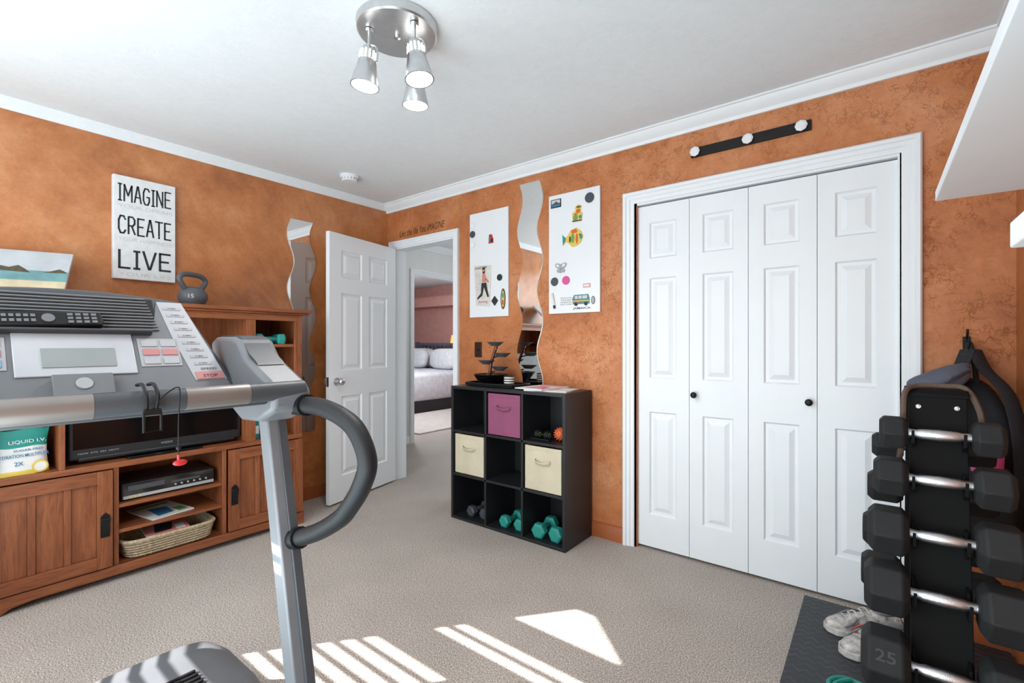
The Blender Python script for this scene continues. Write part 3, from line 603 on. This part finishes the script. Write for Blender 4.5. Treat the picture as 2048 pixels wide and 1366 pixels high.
flat([(VANT,[(1.925,1.455),(2.045,1.455),(2.045,1.49),(2.035,1.515),(1.935,1.515),(1.92,1.49)]),(YEL,rc(1.923,1.472,2.044,1.478)),(SKYP,rc(1.94,1.488,1.962,1.508)),(SKYP,rc(1.968,1.488,1.99,1.508)),(SKYP,rc(1.996,1.488,2.03,1.508)),(BLUSH,rc(1.935,1.460,1.98,1.467)),(INK,el(1.948,1.455,.011,.011)),(INK,el(2.02,1.455,.011,.011))],'magnet','teal and yellow van souvenir magnet')
mb=MB((1.985,YB,1.43)); mb.text('JAMAICA',0,0,.125,.018,FB(1.925,1.418,YB-.0005),.02); mk(mb,'magnet',INK,label='black place name lettering magnet under van',cat='magnet',group=G,recalc=False)
flat([(MDP,el(2.07,1.475,.014,.026)),(LTP,el(2.07,1.475,.009,.019))],'magnet','oval grey souvenir magnet')
flat([(RED,[(1.21,1.94),(1.255,1.94),(1.255,1.97),(1.24,2.005),(1.215,2.005)]),(TEAL,rc(1.212,1.95,1.23,1.985)),(INK,el(1.24,1.96,.012,.012))],'magnet','small red and teal figure magnet')
flat([(INK,[(1.27,1.48),(1.30,1.515),(1.27,1.55),(1.24,1.515)])],'magnet','black diamond shaped magnet holding magazine page',t=.008)
flat([(TAN,el(1.347,1.525,.022,.075)),(YEL,el(1.347,1.525,.014,.06)),(TEAL,el(1.347,1.55,.009,.02)),(BLUSH,el(1.347,1.50,.009,.02))],'magnet','long oval painted magnet')
mp=thing('magazine_page','magazine page with woman in black leggings pinned to board','magazine page',(1.16,YB,1.48))
PG=mat('magazine_page_print',(206,202,196),.5,var=.12,vs=22)
mb=MB(mp.location); mb.prism([(1.085,1.49),(1.225,1.475),(1.235,1.78),(1.065,1.79)],'y',YB-.0022,YB); mk(mb,'sheet',PG,mp)
mb=MB(mp.location); y=YB-.0026
def pf(m,P):
    mb.mi=m; mb.add([(x,y-.0001*m,z) for x,z in P],[list(range(len(P)))])
pf(0,[(1.145,1.66),(1.185,1.66),(1.175,1.74),(1.15,1.735)]); pf(0,el(1.162,1.745,.015,.02)); pf(3,[(1.147,1.68),(1.183,1.68),(1.185,1.705),(1.145,1.705)]); pf(0,[(1.18,1.70),(1.215,1.66),(1.205,1.65),(1.175,1.68)]); pf(1,[(1.147,1.75),(1.152,1.77),(1.175,1.77),(1.18,1.73),(1.174,1.755)])
pf(1,[(1.14,1.655),(1.188,1.655),(1.20,1.60),(1.215,1.55),(1.20,1.545),(1.165,1.62),(1.15,1.56),(1.10,1.53),(1.098,1.545),(1.135,1.58)])
mb.mi=2; mb.text('boxing',0,0,.085,.026,FB(1.115,1.50,y),.005); mb.mi=1; mb.text('SHADOW',0,0,.12,.02,FB(1.075,1.758,y),.01)
for k in range(9): mb.text('- - - - -',0,0,.05,.003,FB(1.085,1.72-k*.014,y))
mk(mb,'print',[SKIN,INK,RED,PEACH],mp,recalc=False)
# ---------------------------------------------------------------- cube shelf
cs=thing('cube_shelf','black nine cube storage shelf against orange wall','storage shelf',(1.60,-.175,0))
mb=MB(cs.location); x0,x1,y0,y1=1.14,2.06,-.335,-.018
mb.box((x0,y0,0),(x0+.02,y1,.912)); mb.box((x1-.02,y0,0),(x1,y1,.912)); mb.box((x0+.02,y0,0),(x1-.02,y1,.018)); mb.box((x0+.02,y0,.892),(x1-.02,y1,.912))
cw=(x1-x0-.04-.03)/3; chh=(.892-.018-.03)/3
CX=[x0+.02+i*(cw+.015) for i in range(3)]; CZ=[.018+i*(chh+.015) for i in range(3)]
for i in (1,2):
    mb.box((CX[i]-.015,y0+.002,.018),(CX[i],y1,.892)); mb.box((x0+.02,y0+.002,CZ[i]-.015),(x1-.02,y1,CZ[i]))
mb.box((x0+.02,y1-.004,.018),(x1-.02,y1,.892))
mk(mb,'frame',BLK,cs,bev=.0015)
def fbin(i,j,m,lb):
    x,z=CX[i]+.007,CZ[j]+.0005; w_=cw-.014; h=chh-.012
    e=thing('fabric_bin',lb,'storage bin',(x+w_/2,-.18,z),group='fabric bins in the cube shelf')
    mb=MB(); a=w_/2; y0_,y1_=-.145,.13
    mb.box((-a,y0_,0),(a,y0_+.006,h)); mb.box((-a,y1_-.006,0),(a,y1_,h)); mb.box((-a,y0_,0),(-a+.006,y1_,h)); mb.box((a-.006,y0_,0),(a,y1_,h)); mb.box((-a,y0_,0),(a,y1_,.006))
    mb.box((-a-.001,y0_-.0015,h-.022),(a+.001,y0_,h-.02)); mk(mb,'bin_body',m,e,bev=.003)
    mb=MB(); zz=h*.66
    mb.tube(sm([(-.055,y0_+.0,zz+.012),(-.045,y0_-.010,zz),(0,y0_-.014,zz-.008),(.045,y0_-.010,zz),(.055,y0_,zz+.012)],5),.013,8,sq=(1,.3)); mk(mb,'handle',m,e)
fbin(1,2,PURP,'purple fabric bin with loop handle in cube shelf'); fbin(0,1,CREAM,'cream fabric bin with loop handle in cube shelf'); fbin(2,1,CREAM,'cream fabric bin with loop handle in cube shelf')
GS='dumbbells in the cube shelf'
dumbbell((CX[0]+.12,-.20,CZ[0]+.036),(0,0,1.5),.08,.05,.04,.014,GREYV,GREYV,'dark grey vinyl dumbbell in cube shelf',GS)
dumbbell((CX[0]+.22,-.19,CZ[0]+.036),(0,0,1.6),.08,.05,.04,.014,GREYV,GREYV,'dark grey vinyl dumbbell in cube shelf',GS)
for x,y,r in ((.12,-.21,1.5),(.225,-.20,1.62)): dumbbell((CX[1]+x,y,CZ[0]+.037),(0,0,r),.08,.05,.042,.014,TEAL,TEALD,'teal vinyl dumbbell in cube shelf',GS)
for x,y,r in ((.085,-.21,1.62),(.21,-.20,1.48)): dumbbell((CX[2]+x,y,CZ[0]+.044),(0,0,r),.085,.055,.050,.015,TEAL,TEALD,'large teal vinyl dumbbell in cube shelf',GS)
dumbbell((.375,-1.21,1.2005+.032),(0,0,1.35),.08,.05,.037,.013,TEAL,TEALD,'teal vinyl dumbbell on cabinet shelf','dumbbells on the cabinet shelf')
dumbbell((.26,-1.18,1.2005+.032),(0,0,1.6),.08,.05,.037,.013,TEAL,TEALD,'teal vinyl dumbbell on cabinet shelf','dumbbells on the cabinet shelf')
mb=MB((CX[2]+.20,-.22,CZ[2])); cx,cy,cz=CX[2]+.20,-.22,CZ[2]+.0435; mb.ell((cx,cy,cz),(.036,.036,.036))
for k in range(60):
    th=math.acos(1-2*(k+.5)/60); ph=2.399*k; d_=Vector((math.sin(th)*math.cos(ph),math.sin(th)*math.sin(ph),math.cos(th))); c_=Vector((cx,cy,cz)); mb.cyl(c_+d_*.033,c_+d_*.043,.004,.0015,6)
mk(mb,'massage_ball',ORG,label='orange spiky massage ball in cube shelf',cat='massage ball')
mr=thing('massage_roller','black massage rollers with green rims in cube shelf','massage roller',(CX[2]+.09,-.24,CZ[2]))
mb=MB(); mb.tube([(-.06,0,.03),(.06,0,.03)],.01,10); mb.tube([(-.06,0,.03),(-.065,-.04,.0065),(.065,-.04,.0065),(.06,0,.03)],.006,8); mk(mb,'handle',BLKM,mr)
for x in (-.04,.03):
    mb=MB(); mb.rx([(x-.015,.024),(x-.008,.029),(x+.008,.029),(x+.015,.024)],18,c=(0,0,.03)); mb.mi=1; mb.rx([(x-.016,.016),(x+.016,.016)],18,c=(0,0,.03)); mk(mb,'roller',[BLKM,GRN],mr)
fo=thing('tabletop_fountain','black tabletop fountain with metal leaf tiers on cube shelf','fountain',(1.42,-.17,.9125))
mb=MB(); mb.prism([(-.20,-.10),(.20,-.10),(.225,-.02),(.20,.10),(-.20,.10),(-.225,-.02)],'z',.004,.012); mb.tube([(-.20,-.10,.018),(.20,-.10,.018),(.225,-.02,.018),(.20,.10,.018),(-.20,.10,.018),(-.225,-.02,.018),(-.20,-.10,.018)],.008,8); mb.box((-.1,-.05,0),(.1,.05,.005)); mk(mb,'tray',BLKM,fo)
mb=MB(); mb.lathe([(.05,.012),(.085,.03),(.125,.080),(.117,.080),(.08,.040),(.03,.028)],(-.06,0,0)); mk(mb,'bowl',BLKG,fo)
mb=MB()
for x,y,r in ((-.1,.02,.02),(-.06,-.04,.022),(-.02,.03,.02),(-.05,.02,.025),(-.11,-.03,.016)): mb.ell((x,y,.065),(r,r*.8,r*.7))
mk(mb,'stones',ROCK,fo)['kind']='stuff'
mb=MB(); mb.tube(sm([(-.07,0,.04),(-.06,.0,.14),(-.03,0,.22),(0,0,.29)],5),.011,8)
for (x,z,dx) in ((-.06,.10,.07),(-.055,.155,-.06),(-.03,.205,.07),(0,.26,-.04)): mb.tube([(x,0,z-.01),(x+dx*.6,-.01,z+.0)],.005,6)
mk(mb,'stem',BRONZ,fo)
for (x,z,dx) in ((.02,.12,.07),(-.10,.16,-.06),(.04,.213,.07),(-.02,.288,-.04)):
    mb=MB(); P=[(x+.060*math.cos(t)*(1 if math.cos(t)<0 else 1.35),-.01+.042*math.sin(t)) for t in [2*math.pi*k/14 for k in range(14)]]; mb.loft([[(px,py,z+.014) for px,py in P],[(x+(px-x)*.45,py*.45,z-.014) for px,py in P]]); mk(mb,'leaf_cup',DKP,fo)
zc=thing('striped_candle','small zebra striped candle on fountain tray','candle',(1.545,-.20,.925))
mb=MB()
for k in range(8): mb.mi=k%2; mb.lathe([(.034,k*.008),(.034,(k+1)*.008)],n=20)
mk(mb,'wax',[PAPER,INK],zc)
magazine((1.88,-.20,.9125),.15,.28,.21,[PAPER,PEACH,SKYP],'open magazine lying on top of cube shelf',.008); magazine((1.80,-.18,.9215),-.1,.22,.28,[PAPER,PEACH,PINK],'glossy pink and white magazine on cube shelf',.006)
# ---------------------------------------------------------------- kettlebell and beach canvas
kb=thing('kettlebell','grey 15 pound kettlebell on top of entertainment center','kettlebell',(.24,-1.60,1.4252),rot=(0,0,.5))
mb=MB(); mb.lathe([(.045,0),(.062,.012),(.077,.045),(.075,.075),(.055,.105),(.03,.115)]); mk(mb,'bell',KETT,kb)
mb=MB(); mb.tube(sm([(0,-.05,.095),(0,-.088,.14),(0,-.09,.165),(0,-.05,.186),(0,.05,.186),(0,.09,.165),(0,.088,.14),(0,.05,.095)],6),.015,12); mk(mb,'handle',KETT,kb)
mb=MB(); mb.M=Matrix.Rotation(-.9,4,'Z'); mb.text('15',-.014,.045,.026,.022,FA(0,0,.0785),.0); mk(mb,'number',PAPER,kb,recalc=False)
bc=thing('beach_canvas','small canvas print of a beach leaning on cabinet top','canvas print',(.30,-2.33,1.444),rot=(0,math.radians(-46),math.radians(-18)))
mb=MB(); mb.box((-.02,-.19,0),(0,.155,.33)); mk(mb,'canvas',PAPER,bc,bev=.002)
mb=MB()
for k,(z0,z1) in enumerate([(.17,.328),(.09,.17),(.002,.09)]): mb.mi=k; mb.add([(.0006,-.19,z0),(.0006,.155,z0),(.0006,.155,z1),(.0006,-.19,z1)],[(0,1,2,3)])
mb.mi=3; mb.add([(.0012,-.12,.16),(.0012,.02,.15),(.0012,-.0,.175),(.0012,-.03,.205),(.0012,-.06,.185),(.0012,-.09,.195)],[(0,1,2,3,4,5)]); mb.add([(.0012,.06,.155),(.0012,.15,.16),(.0012,.14,.175),(.0012,.12,.19),(.0012,.09,.17)],[(0,1,2,3,4)])
mk(mb,'print',[SKYP,SEA,SAND,ROCK],bc,recalc=False)
# ---------------------------------------------------------------- ceiling fixtures
cl=thing('ceiling_spotlight','brushed nickel ceiling fixture with three spotlight heads','ceiling light',(1.996,-1.477,2.44))
mb=MB(); mb.lathe([(.153,-.0),(.156,-.006),(.152,-.032),(.146,-.037),(.02,-.040)],n=48); mb.lathe([(.012,-.04),(.012,-.052),(.004,-.056)],n=14); mk(mb,'canopy',NICK,cl)
fw=Vector((-.6129,.7902,0)); rt=Vector((.7902,.6129,0))
SC=1.18
for (r_,f_,tr,tf) in ((-.10,-.035,-.035,-.0),(.080,-.07,.045,-.02),(.050,.10,-.006,.02)):
    p=rt*r_+fw*f_; tilt=(rt*tr+fw*tf); ax=(Vector((0,0,-1))+tilt*3).normalized(); s0=p+Vector((0,0,-.04)); s1=p+Vector((0,0,-.098)); s2=s1+ax*.135*SC
    mb=MB(); mb.cyl(s0,s0+Vector((0,0,-.012)),.016); mb.cyl(s0,s1,.006,n=12)
    sd=rt-ax*ax.dot(rt); sd.normalize()
    mb.tube(sm([s1+sd*.0,s1+sd*.026+ax*.005,s1+sd*.034+ax*.03,s1+sd*.034+ax*.06],4),.0045,8); mb.ell(s1,(.009,.009,.009))
    mk(mb,'swivel_arm',NICK,cl)
    q=ax.to_track_quat('Z','Y').to_matrix().to_4x4(); T=Matrix.Translation(s1)@q@Matrix.Scale(SC,4)
    mb=MB(); mb.M=T; mb.lathe([(.010,.008),(.020,.010),(.024,.02),(.026,.05),(.0285,.053),(.034,.085),(.0355,.089),(.043,.12),(.046,.135),(.042,.135),(.036,.11),(.02,.03)],n=32,cap=False)
    mb.mi=1
    for k in range(12):
        a=2*math.pi*k/12; c_,s_=math.cos(a),math.sin(a); mb.tube([(c_*.0245,s_*.0245,.024),(c_*.0262,s_*.0262,.048)],.0026,6)
    sh=mk(mb,'spotlight_head',[NICK,BULB],cl)
    mb=MB(); mb.M=T; mb.lathe([(.02,.10),(.039,.124),(.040,.132),(.03,.137),(.008,.139)],n=24); mk(mb,'bulb',BULB,sh,label='glowing frosted bulb')
    ld=bpy.data.lights.new('bulb_light','SPOT'); ld.energy=13; ld.spot_size=2.6; ld.spot_blend=.6; ld.shadow_soft_size=.04; ld.color=(1,.98,.96)
    lo=bpy.data.objects.new('bulb_light',ld); C.objects.link(lo); lo.parent=cl; lo.location=s2+ax*.02; lo.rotation_euler=ax.to_track_quat('-Z','Y').to_euler()
sdm=thing('smoke_detector','round white smoke detector on ceiling','smoke detector',(.395,-.643,2.44))
mb=MB(); mb.lathe([(.068,-.0),(.070,-.012),(.066,-.018)],n=32); mk(mb,'mount',WHITE,sdm)
mb=MB(); mb.lathe([(.060,-.018),(.058,-.034),(.048,-.042),(.01,-.044)],n=32); mb.mi=1
for k in range(16):
    a=2*math.pi*k/16; mb.box((.058*math.cos(a)-.002,.058*math.sin(a)-.002,-.034),(.058*math.cos(a)+.002,.058*math.sin(a)+.002,-.02))
mk(mb,'cover',[WHITE,MDP],sdm)
# ---------------------------------------------------------------- treadmill
YC=-2.39
tm=thing('treadmill','grey treadmill with wide console facing the television','treadmill',(2.3,YC,0))
O=tm.location
mb=MB(O); mb.box((1.95,-2.74,.06),(3.35,-2.66,.17)); mb.box((1.95,-2.12,.06),(3.35,-2.04,.17)); mb.box((1.70,-2.72,.02),(2.0,-2.06,.10)); mb.box((3.25,-2.74,.0),(3.35,-2.04,.06)); mb.box((1.75,-2.74,.0),(1.85,-2.04,.03)); mk(mb,'deck_frame',MDP,tm,bev=.01)
mb=MB(O); mb.box((1.98,-2.66,.12),(3.34,-2.12,.145)); mk(mb,'running_belt',BLKR,tm,bev=.004)
mb=MB(O); R=[]
for x,h,wd in ((1.62,.11,.35),(1.627,.165,.39),(1.665,.212,.41),(1.77,.238,.415),(1.96,.24,.415),(2.08,.21,.41),(2.13,.15,.39)):
    R.append([(x,YC+wd*math.copysign(abs(math.cos(a))**.35,math.cos(a)),.05+(h-.05)*(abs(math.sin(a))**.45 if math.sin(a)>0 else 0)) for a in [2*math.pi*k/40 for k in range(40)]])
mb.loft(R); mk(mb,'motor_hood',HOODM,tm)
mb=MB(O)
for k in range(9): mb.box((1.885+.020*k,-2.27,.235),(1.894+.020*k,-2.13,.2435))
mk(mb,'hood_vent',BLKM,tm)
def beam(mb,p0,p1,hx,hy):
    p0=Vector(p0);p1=Vector(p1); c=[(-hx,-hy),(hx,-hy),(hx,hy),(-hx,hy)]
    mb.loft([[(p.x+a,p.y+b,p.z) for a,b in c] for p in (p0,p1)])
for s in (1,-1):
    Y=lambda y: y if s>0 else 2*YC-y
    mb=MB(O); beam(mb,(2.27,Y(-1.99),.06),(2.055,Y(-1.99),1.03),.029,.028); p=mk(mb,'upright_post',POST,tm,bev=.006)
    mb=MB(O); beam(mb,(2.274,Y(-1.99)+s*.012,.10),(2.064,Y(-1.99)+s*.012,1.0),.031,.013); mk(mb,'post_trim',DKP,p,bev=.003)
    mb=MB(O); prf=[(1.80,1.205),(1.84,1.222),(1.96,1.222),(2.00,1.212),(2.05,1.16),(2.20,1.095),(2.225,1.07),(2.215,1.02),(2.13,.985),(2.02,.98),(1.93,1.02),(1.84,1.12)]
    a,b=sorted((Y(-2.06),Y(-1.955))); mb.prism(prf,'y',a,b); wg=mk(mb,'console_side_wing',MDP,tm,bev=.014,seg=3)
    mb=MB(O); a,b=sorted((Y(-2.045),Y(-1.97))); mb.prism([(1.85,1.2225),(1.96,1.2225),(1.99,1.215),(2.04,1.171),(2.10,1.141),(2.09,1.150),(2.04,1.176),(1.99,1.219),(1.96,1.2255),(1.85,1.2255)],'y',a,b); mk(mb,'tray_insert',DKP,wg)
    mb=MB(O); y=Y(-1.975)
    path=sm([(2.10,y,1.035),(2.169,y,1.030),(2.30,y,1.033),(2.416,y,1.012),(2.476,y,.978),(2.510,y,.917),(2.484,y,.853),(2.438,y,.797),(2.394,y,.757),(2.30,y,.703),(2.20,y,.660),(2.14,y,.640)],7)
    mb.tube(path,.0235,16); mk(mb,'side_handle',HNDL,tm)
    mb=MB(O); mb.tube([(2.155,y,.645),(2.20,y,.660)],.030,16); mk(mb,'handle_collar',BLKM,tm)
    mb=MB(O); mb.tube([(2.17,y,1.030),(2.235,y,1.032)],.030,16); mk(mb,'handle_collar',BLKM,tm)
u=Vector((0,1,0)); v=Vector((-.18,0,.268)).normalized(); n_=u.cross(v); LV=.323
K=Matrix(((u.x,v.x,n_.x,1.98),(u.y,v.y,n_.y,YC),(u.z,v.z,n_.z,1.067),(0,0,0,1)))
def kmb(): 
    m=MB(O); m.M=K; return m
def arc(w0,top,bulge=.02,n=14): return [(w0*(1-2*i/n),top+bulge*math.cos(math.pi*(i/n-.5))) for i in range(n+1)]
mb=kmb(); body=[(-.36,-.03),(.36,-.03),(.335,.05)]+arc(.25,LV-.005,.022)+[(-.335,.05)]
mb.prism(body,'z',-.07,0); mk(mb,'console_body',DKP,tm,bev=.012,seg=3)
def kbox(mb,x0,y0,x1,y1,z0,z1): mb.box((x0,y0,z0),(x1,y1,z1))
def kq(mb,P,z0,z1): mb.prism(P,'z',z0,z1)
mb=kmb(); kq(mb,[(-.31,.012),(.325,.012),(.295,.10),(.245,LV*.93),(.185,LV*.93),(.16,.19),(-.16,.19),(-.185,LV*.93),(-.245,LV*.93),(-.295,.10)],.0,.003); mk(mb,'console_face',MDP,tm)
mb=kmb(); kbox(mb,-.112,.065,.112,.188,.003,.007); mk(mb,'display_bezel',SILV,tm,bev=.003)
mb=kmb(); kbox(mb,-.066,.088,.07,.142,.007,.009); mk(mb,'display_screen',LCD,tm)
mb=kmb()
for k in range(11): kbox(mb,-.172,.202+k*.0105,.178-.002*k,.2065+k*.0105,0,.008)
mk(mb,'vent_grille',MDP,tm,bev=.001)
mb=kmb(); kbox(mb,-.17,.198,.176,.312,.0,.002); mk(mb,'vent_recess',BLKM,tm)
mb=kmb(); kbox(mb,-.17,.186,.158,.194,0,.024); mk(mb,'book_ledge',DKP,tm,bev=.003)
for s in (1,-1):
    mb=kmb(); mb.mi=1; kq(mb,[(s*.238,.035),(s*.318,.035),(s*.302,.10),(s*.247,.305),(s*.185,.305),(s*.205,.18)],.003,.0045)
    for k in range(9):
        f=k/9; cx=.265-.052*f; cz=.085+.215*f; mb.mi=0; kbox(mb,min(s*(cx-.022),s*(cx+.022)),cz,max(s*(cx-.022),s*(cx+.022)),cz+.010,.0045,.0058)
    mb.mi=2; kq(mb,[(s*.242,.037),(s*.313,.037),(s*.307,.062),(s*.240,.062)],.0045,.007)
    mb.mi=0; kbox(mb,min(s*.122,s*.215),.085,max(s*.122,s*.215),.175,.003,.005)
    for i in range(2):
        for j in range(3):
            mb.mi=3 if j==1 else (1 if s>0 else 4); x=s*(.148+i*.043); kbox(mb,x-.018,.092+j*.028,x+.018,.112+j*.028,.005,.007)
    mk(mb,'keypad',[LTP,PADG,SOFTR,SOFTR,SOFTB],tm,bev=.0008)
mb=kmb()
for s in (-1,1):
    mb.text('STOP',s*.276-.018,.043,.036,.009,Matrix.Translation((0,0,.0076)))
    for k in range(9):
        f=k/9; cx=.265-.052*f; mb.text('%d MPH'%(2+k) if s>0 else '%d %%'%(2+k),s*cx-.010,.0875+.215*f,.020,.005,Matrix.Translation((0,0,.0062)))
    mb.text('SPEED' if s>0 else 'INCLINE',s*.276-.02,.068,.04,.007,Matrix.Translation((0,0,.0062)))
mk(mb,'lettering',INK,tm,recalc=False)
mb=kmb(); kbox(mb,-.055,.0,.055,.058,.003,.026); mb.mi=1; mb.cyl((0,.03,.026),(0,.03,.029),.016,n=20); mk(mb,'safety_key_clip',[MDP,LTP],tm,bev=.003)
mb=MB(O); mb.prism([(1.92,1.01),(2.19,1.04),(2.19,1.07),(2.02,1.065),(1.97,1.05)],'y',-2.72,-2.06); mk(mb,'lower_tray',DKP,tm,bev=.006)
mb=MB(O); ys=[-2.82,-2.7,-2.55,-2.39,-2.23,-2.08,-1.97]
path=sm([(2.20+.02*math.cos((y-YC)/.42*1.5),y,1.074) for y in ys],5); mb.tube(path,.025,16,sq=(1,.85)); hb=mk(mb,'handlebar',DKP,tm)
for a,b in ((-2.26,-2.12),(-2.66,-2.42)):
    mb=MB(O); path=sm([(2.20+.02*math.cos((y-YC)/.42*1.5),y,1.074) for y in (a,(a+b)/2,b)],5); mb.tube(path,.0258,16,sq=(1,.85)); mk(mb,'pulse_grip',COPR,hb)
ck=thing('safety_clip','black safety clip with red tag hanging from handlebar','safety clip',(2.25,-2.33,1.08))
mb=MB(ck.location)
mb.tube(sm([(2.19,-2.34,1.11),(2.23,-2.34,1.112),(2.255,-2.34,1.09),(2.255,-2.34,1.05)],5),.004,8); mb.tube(sm([(2.19,-2.32,1.11),(2.23,-2.32,1.112),(2.256,-2.32,1.09),(2.256,-2.325,1.05)],5),.004,8)
mb.tube([(2.258,-2.345,1.055),(2.258,-2.345,1.015),(2.258,-2.315,1.015),(2.258,-2.315,1.055),(2.258,-2.345,1.055)],.003,6); mb.box((2.25,-2.345,1.05),(2.262,-2.315,1.062)); mk(mb,'clip',BLKM,ck)
mb=MB(ck.location); mb.tube(sm([(2.256,-2.33,1.06),(2.262,-2.31,1.09),(2.256,-2.285,1.105),(2.25,-2.278,1.09),(2.258,-2.283,1.03),(2.258,-2.283,.955)],6),.0014,6); mb.ell((2.258,-2.283,.972),(.005,.005,.005)); mk(mb,'cord',BLKM,ck)
mb=MB(ck.location); mb.ell((2.258,-2.28,.939),(.006,.014,.007)); mb.cyl((2.258,-2.283,.94),(2.258,-2.283,.957),.003,n=8); mk(mb,'red_tag',RED,ck)
rm=thing('remote_control','black television remote resting on treadmill console','remote control',(1.98,YC,1.067))
RK=K@Matrix.Translation((-.048,.196,.0085))@Matrix.Rotation(.04,4,'Z'); rm.location=RK.to_translation(); rm.rotation_euler=RK.to_euler()
mb=MB(); mb.loft([[(x,y,z) for x,y in ((-.10,0.0),(.10,0.0),(.105,.02),(.10,.042),(-.10,.042),(-.105,.02))] for z in (0,.02)]); mk(mb,'shell',BLKM,rm,bev=.004)
def rbtn(x0,y0,x1,y1,m): 
    mb=MB(); mb.box((x0,y0,.020),(x1,y1,.0225)); mk(mb,'button',m,rm)
for i in range(4):
    for j in range(3): rbtn(.035+i*.015,.006+j*.011,.045+i*.015,.013+j*.011,MDP)
for i in range(6):
    for j in range(2): rbtn(-.09+i*.012,.010+j*.014,-.082+i*.012,.018+j*.014,MDP)
mb=MB(); mb.cyl((.0,.021,.020),(.0,.021,.023),.012,n=20); mk(mb,'round_pad',MDP,rm)
# ---------------------------------------------------------------- bedroom
bd=thing('bed','bed with white quilted bedding and grey slatted headboard','bed',(-3.65,3.2,0))
mb=MB(bd.location); bx0,bx1,by0,by1=-4.55,-2.75,2.2,4.2
mb.box((bx0+.05,by0+.05,0),(bx1-.05,by1,.30)); mk(mb,'bed_base',DKF,bd,bev=.01)
mb=MB(bd.location); mb.ell(((bx0+bx1)/2,(by0+by1)/2-.03,.45),(.94,1.03,.26),.25,48,16); mk(mb,'duvet',BED,bd)
mb=MB(bd.location); mb.ell(((bx0+bx1)/2,2.42,.47),(.955,.22,.255),.22,40,14); mk(mb,'throw_blanket',THROW,bd)
mb=MB(bd.location)
for z in (1.16,.62): mb.box((bx0,4.24,z),(bx1,4.29,z+.06))
for x in (bx0,bx1-.06): mb.box((x,4.22,0),(x+.06,4.30,1.24))
for k in range(14): x=bx0+.1+k*.125; mb.box((x,4.25,.68),(x+.04,4.28,1.16))
mk(mb,'headboard',BEDF,bd,bev=.004)
for x,y in ((-4.15,4.08),(-3.25,4.08),(-4.0,3.74),(-3.15,3.74)):
    mb=MB((x,y,.70)); mb.M=Matrix.Translation((x,y,.91))@Matrix.Rotation(-.2,4,'X'); mb.ell((0,0,0),(.36,.10,.2),.6,28,14); mk(mb,'pillow',BED,label='plump white textured pillow against headboard',cat='pillow',group='pillows on the bed')
mb=MB((-2.0,2.4,0)); mb.prism([(-2.7,1.5),(-1.3,1.5),(-1.3,3.6),(-2.7,3.6)],'z',.0005,.02); mk(mb,'area_rug',RUG,bev=.006,label='pale shaggy rug beside the bed',cat='rug')
sc=thing('wall_lamp','wall lamp with glowing orange shade on bedroom wall','lamp',(-3.36,4.35,1.2))
mb=MB(); mb.cyl((0,0,0),(0,-.03,0),.04); mb.tube([(0,-.03,0),(0,-.10,0),(0,-.10,.05)],.008,8); mk(mb,'arm',BLKM,sc)
mb=MB(); mb.lathe([(.09,.0),(.065,.16)],(0,-.11,.02),24,False); mk(mb,'lamp_shade',LAMPS,sc)
# ---------------------------------------------------------------- lights
def area(name,loc,rot,sx,sy,e,col=(1,1,1)):
    ld=bpy.data.lights.new(name,'AREA'); ld.shape='RECTANGLE'; ld.size=sx; ld.size_y=sy; ld.energy=e; ld.color=col
    o=bpy.data.objects.new(name,ld); C.objects.link(o); o.location=loc; o.rotation_euler=rot; return o
def point(name,loc,e,r=.2,col=(1,1,1)):
    ld=bpy.data.lights.new(name,'POINT'); ld.energy=e; ld.shadow_soft_size=r; ld.color=col
    o=bpy.data.objects.new(name,ld); C.objects.link(o); o.location=loc; return o
area('window_wall_fill',(1.9,-3.22,1.45),(RX,0,0),3.2,1.6,65,(.85,.96,1))  # added fill panel along the window wall, wider than the window itself
area('ceiling_bounce_fill',(2.4,-2.9,.4),(math.radians(146),0,0),2.4,.9,42,(.77,.95,1))  # added fill lamp near the floor, aimed up to brighten the ceiling
point('hall_light',(.3,1.4,2.1),17,.15,(.97,.98,1)); point('bedroom_light',(-2.2,2.0,2.1),95,.2,(.94,.98,1))
sd=bpy.data.lights.new('sun','SUN'); sd.energy=26; sd.angle=.005; sd.color=(1,.98,.95)
so=bpy.data.objects.new('sun',sd); C.objects.link(so); so.rotation_euler=Vector((.818,1,-.766)).to_track_quat('-Z','Y').to_euler(); so.location=(-2,-6,4)
w=bpy.data.worlds.new('world'); bpy.context.scene.world=w; w.use_nodes=True; w.node_tree.nodes['Background'].inputs[0].default_value=(.8,.88,1,1); w.node_tree.nodes['Background'].inputs[1].default_value=1
cd=bpy.data.cameras.new('camera'); cd.sensor_width=36; cd.lens=940/2048*36; cd.shift_y=5/2048; cd.clip_start=.02
co=bpy.data.objects.new('camera',cd); C.objects.link(co); co.location=(3.47,-2.65,1.2); co.rotation_euler=(RX,0,math.radians(37.8)); bpy.context.scene.camera=co
vs=bpy.context.scene.view_settings
vs.view_transform='Standard'; vs.look='None'; vs.exposure=.06
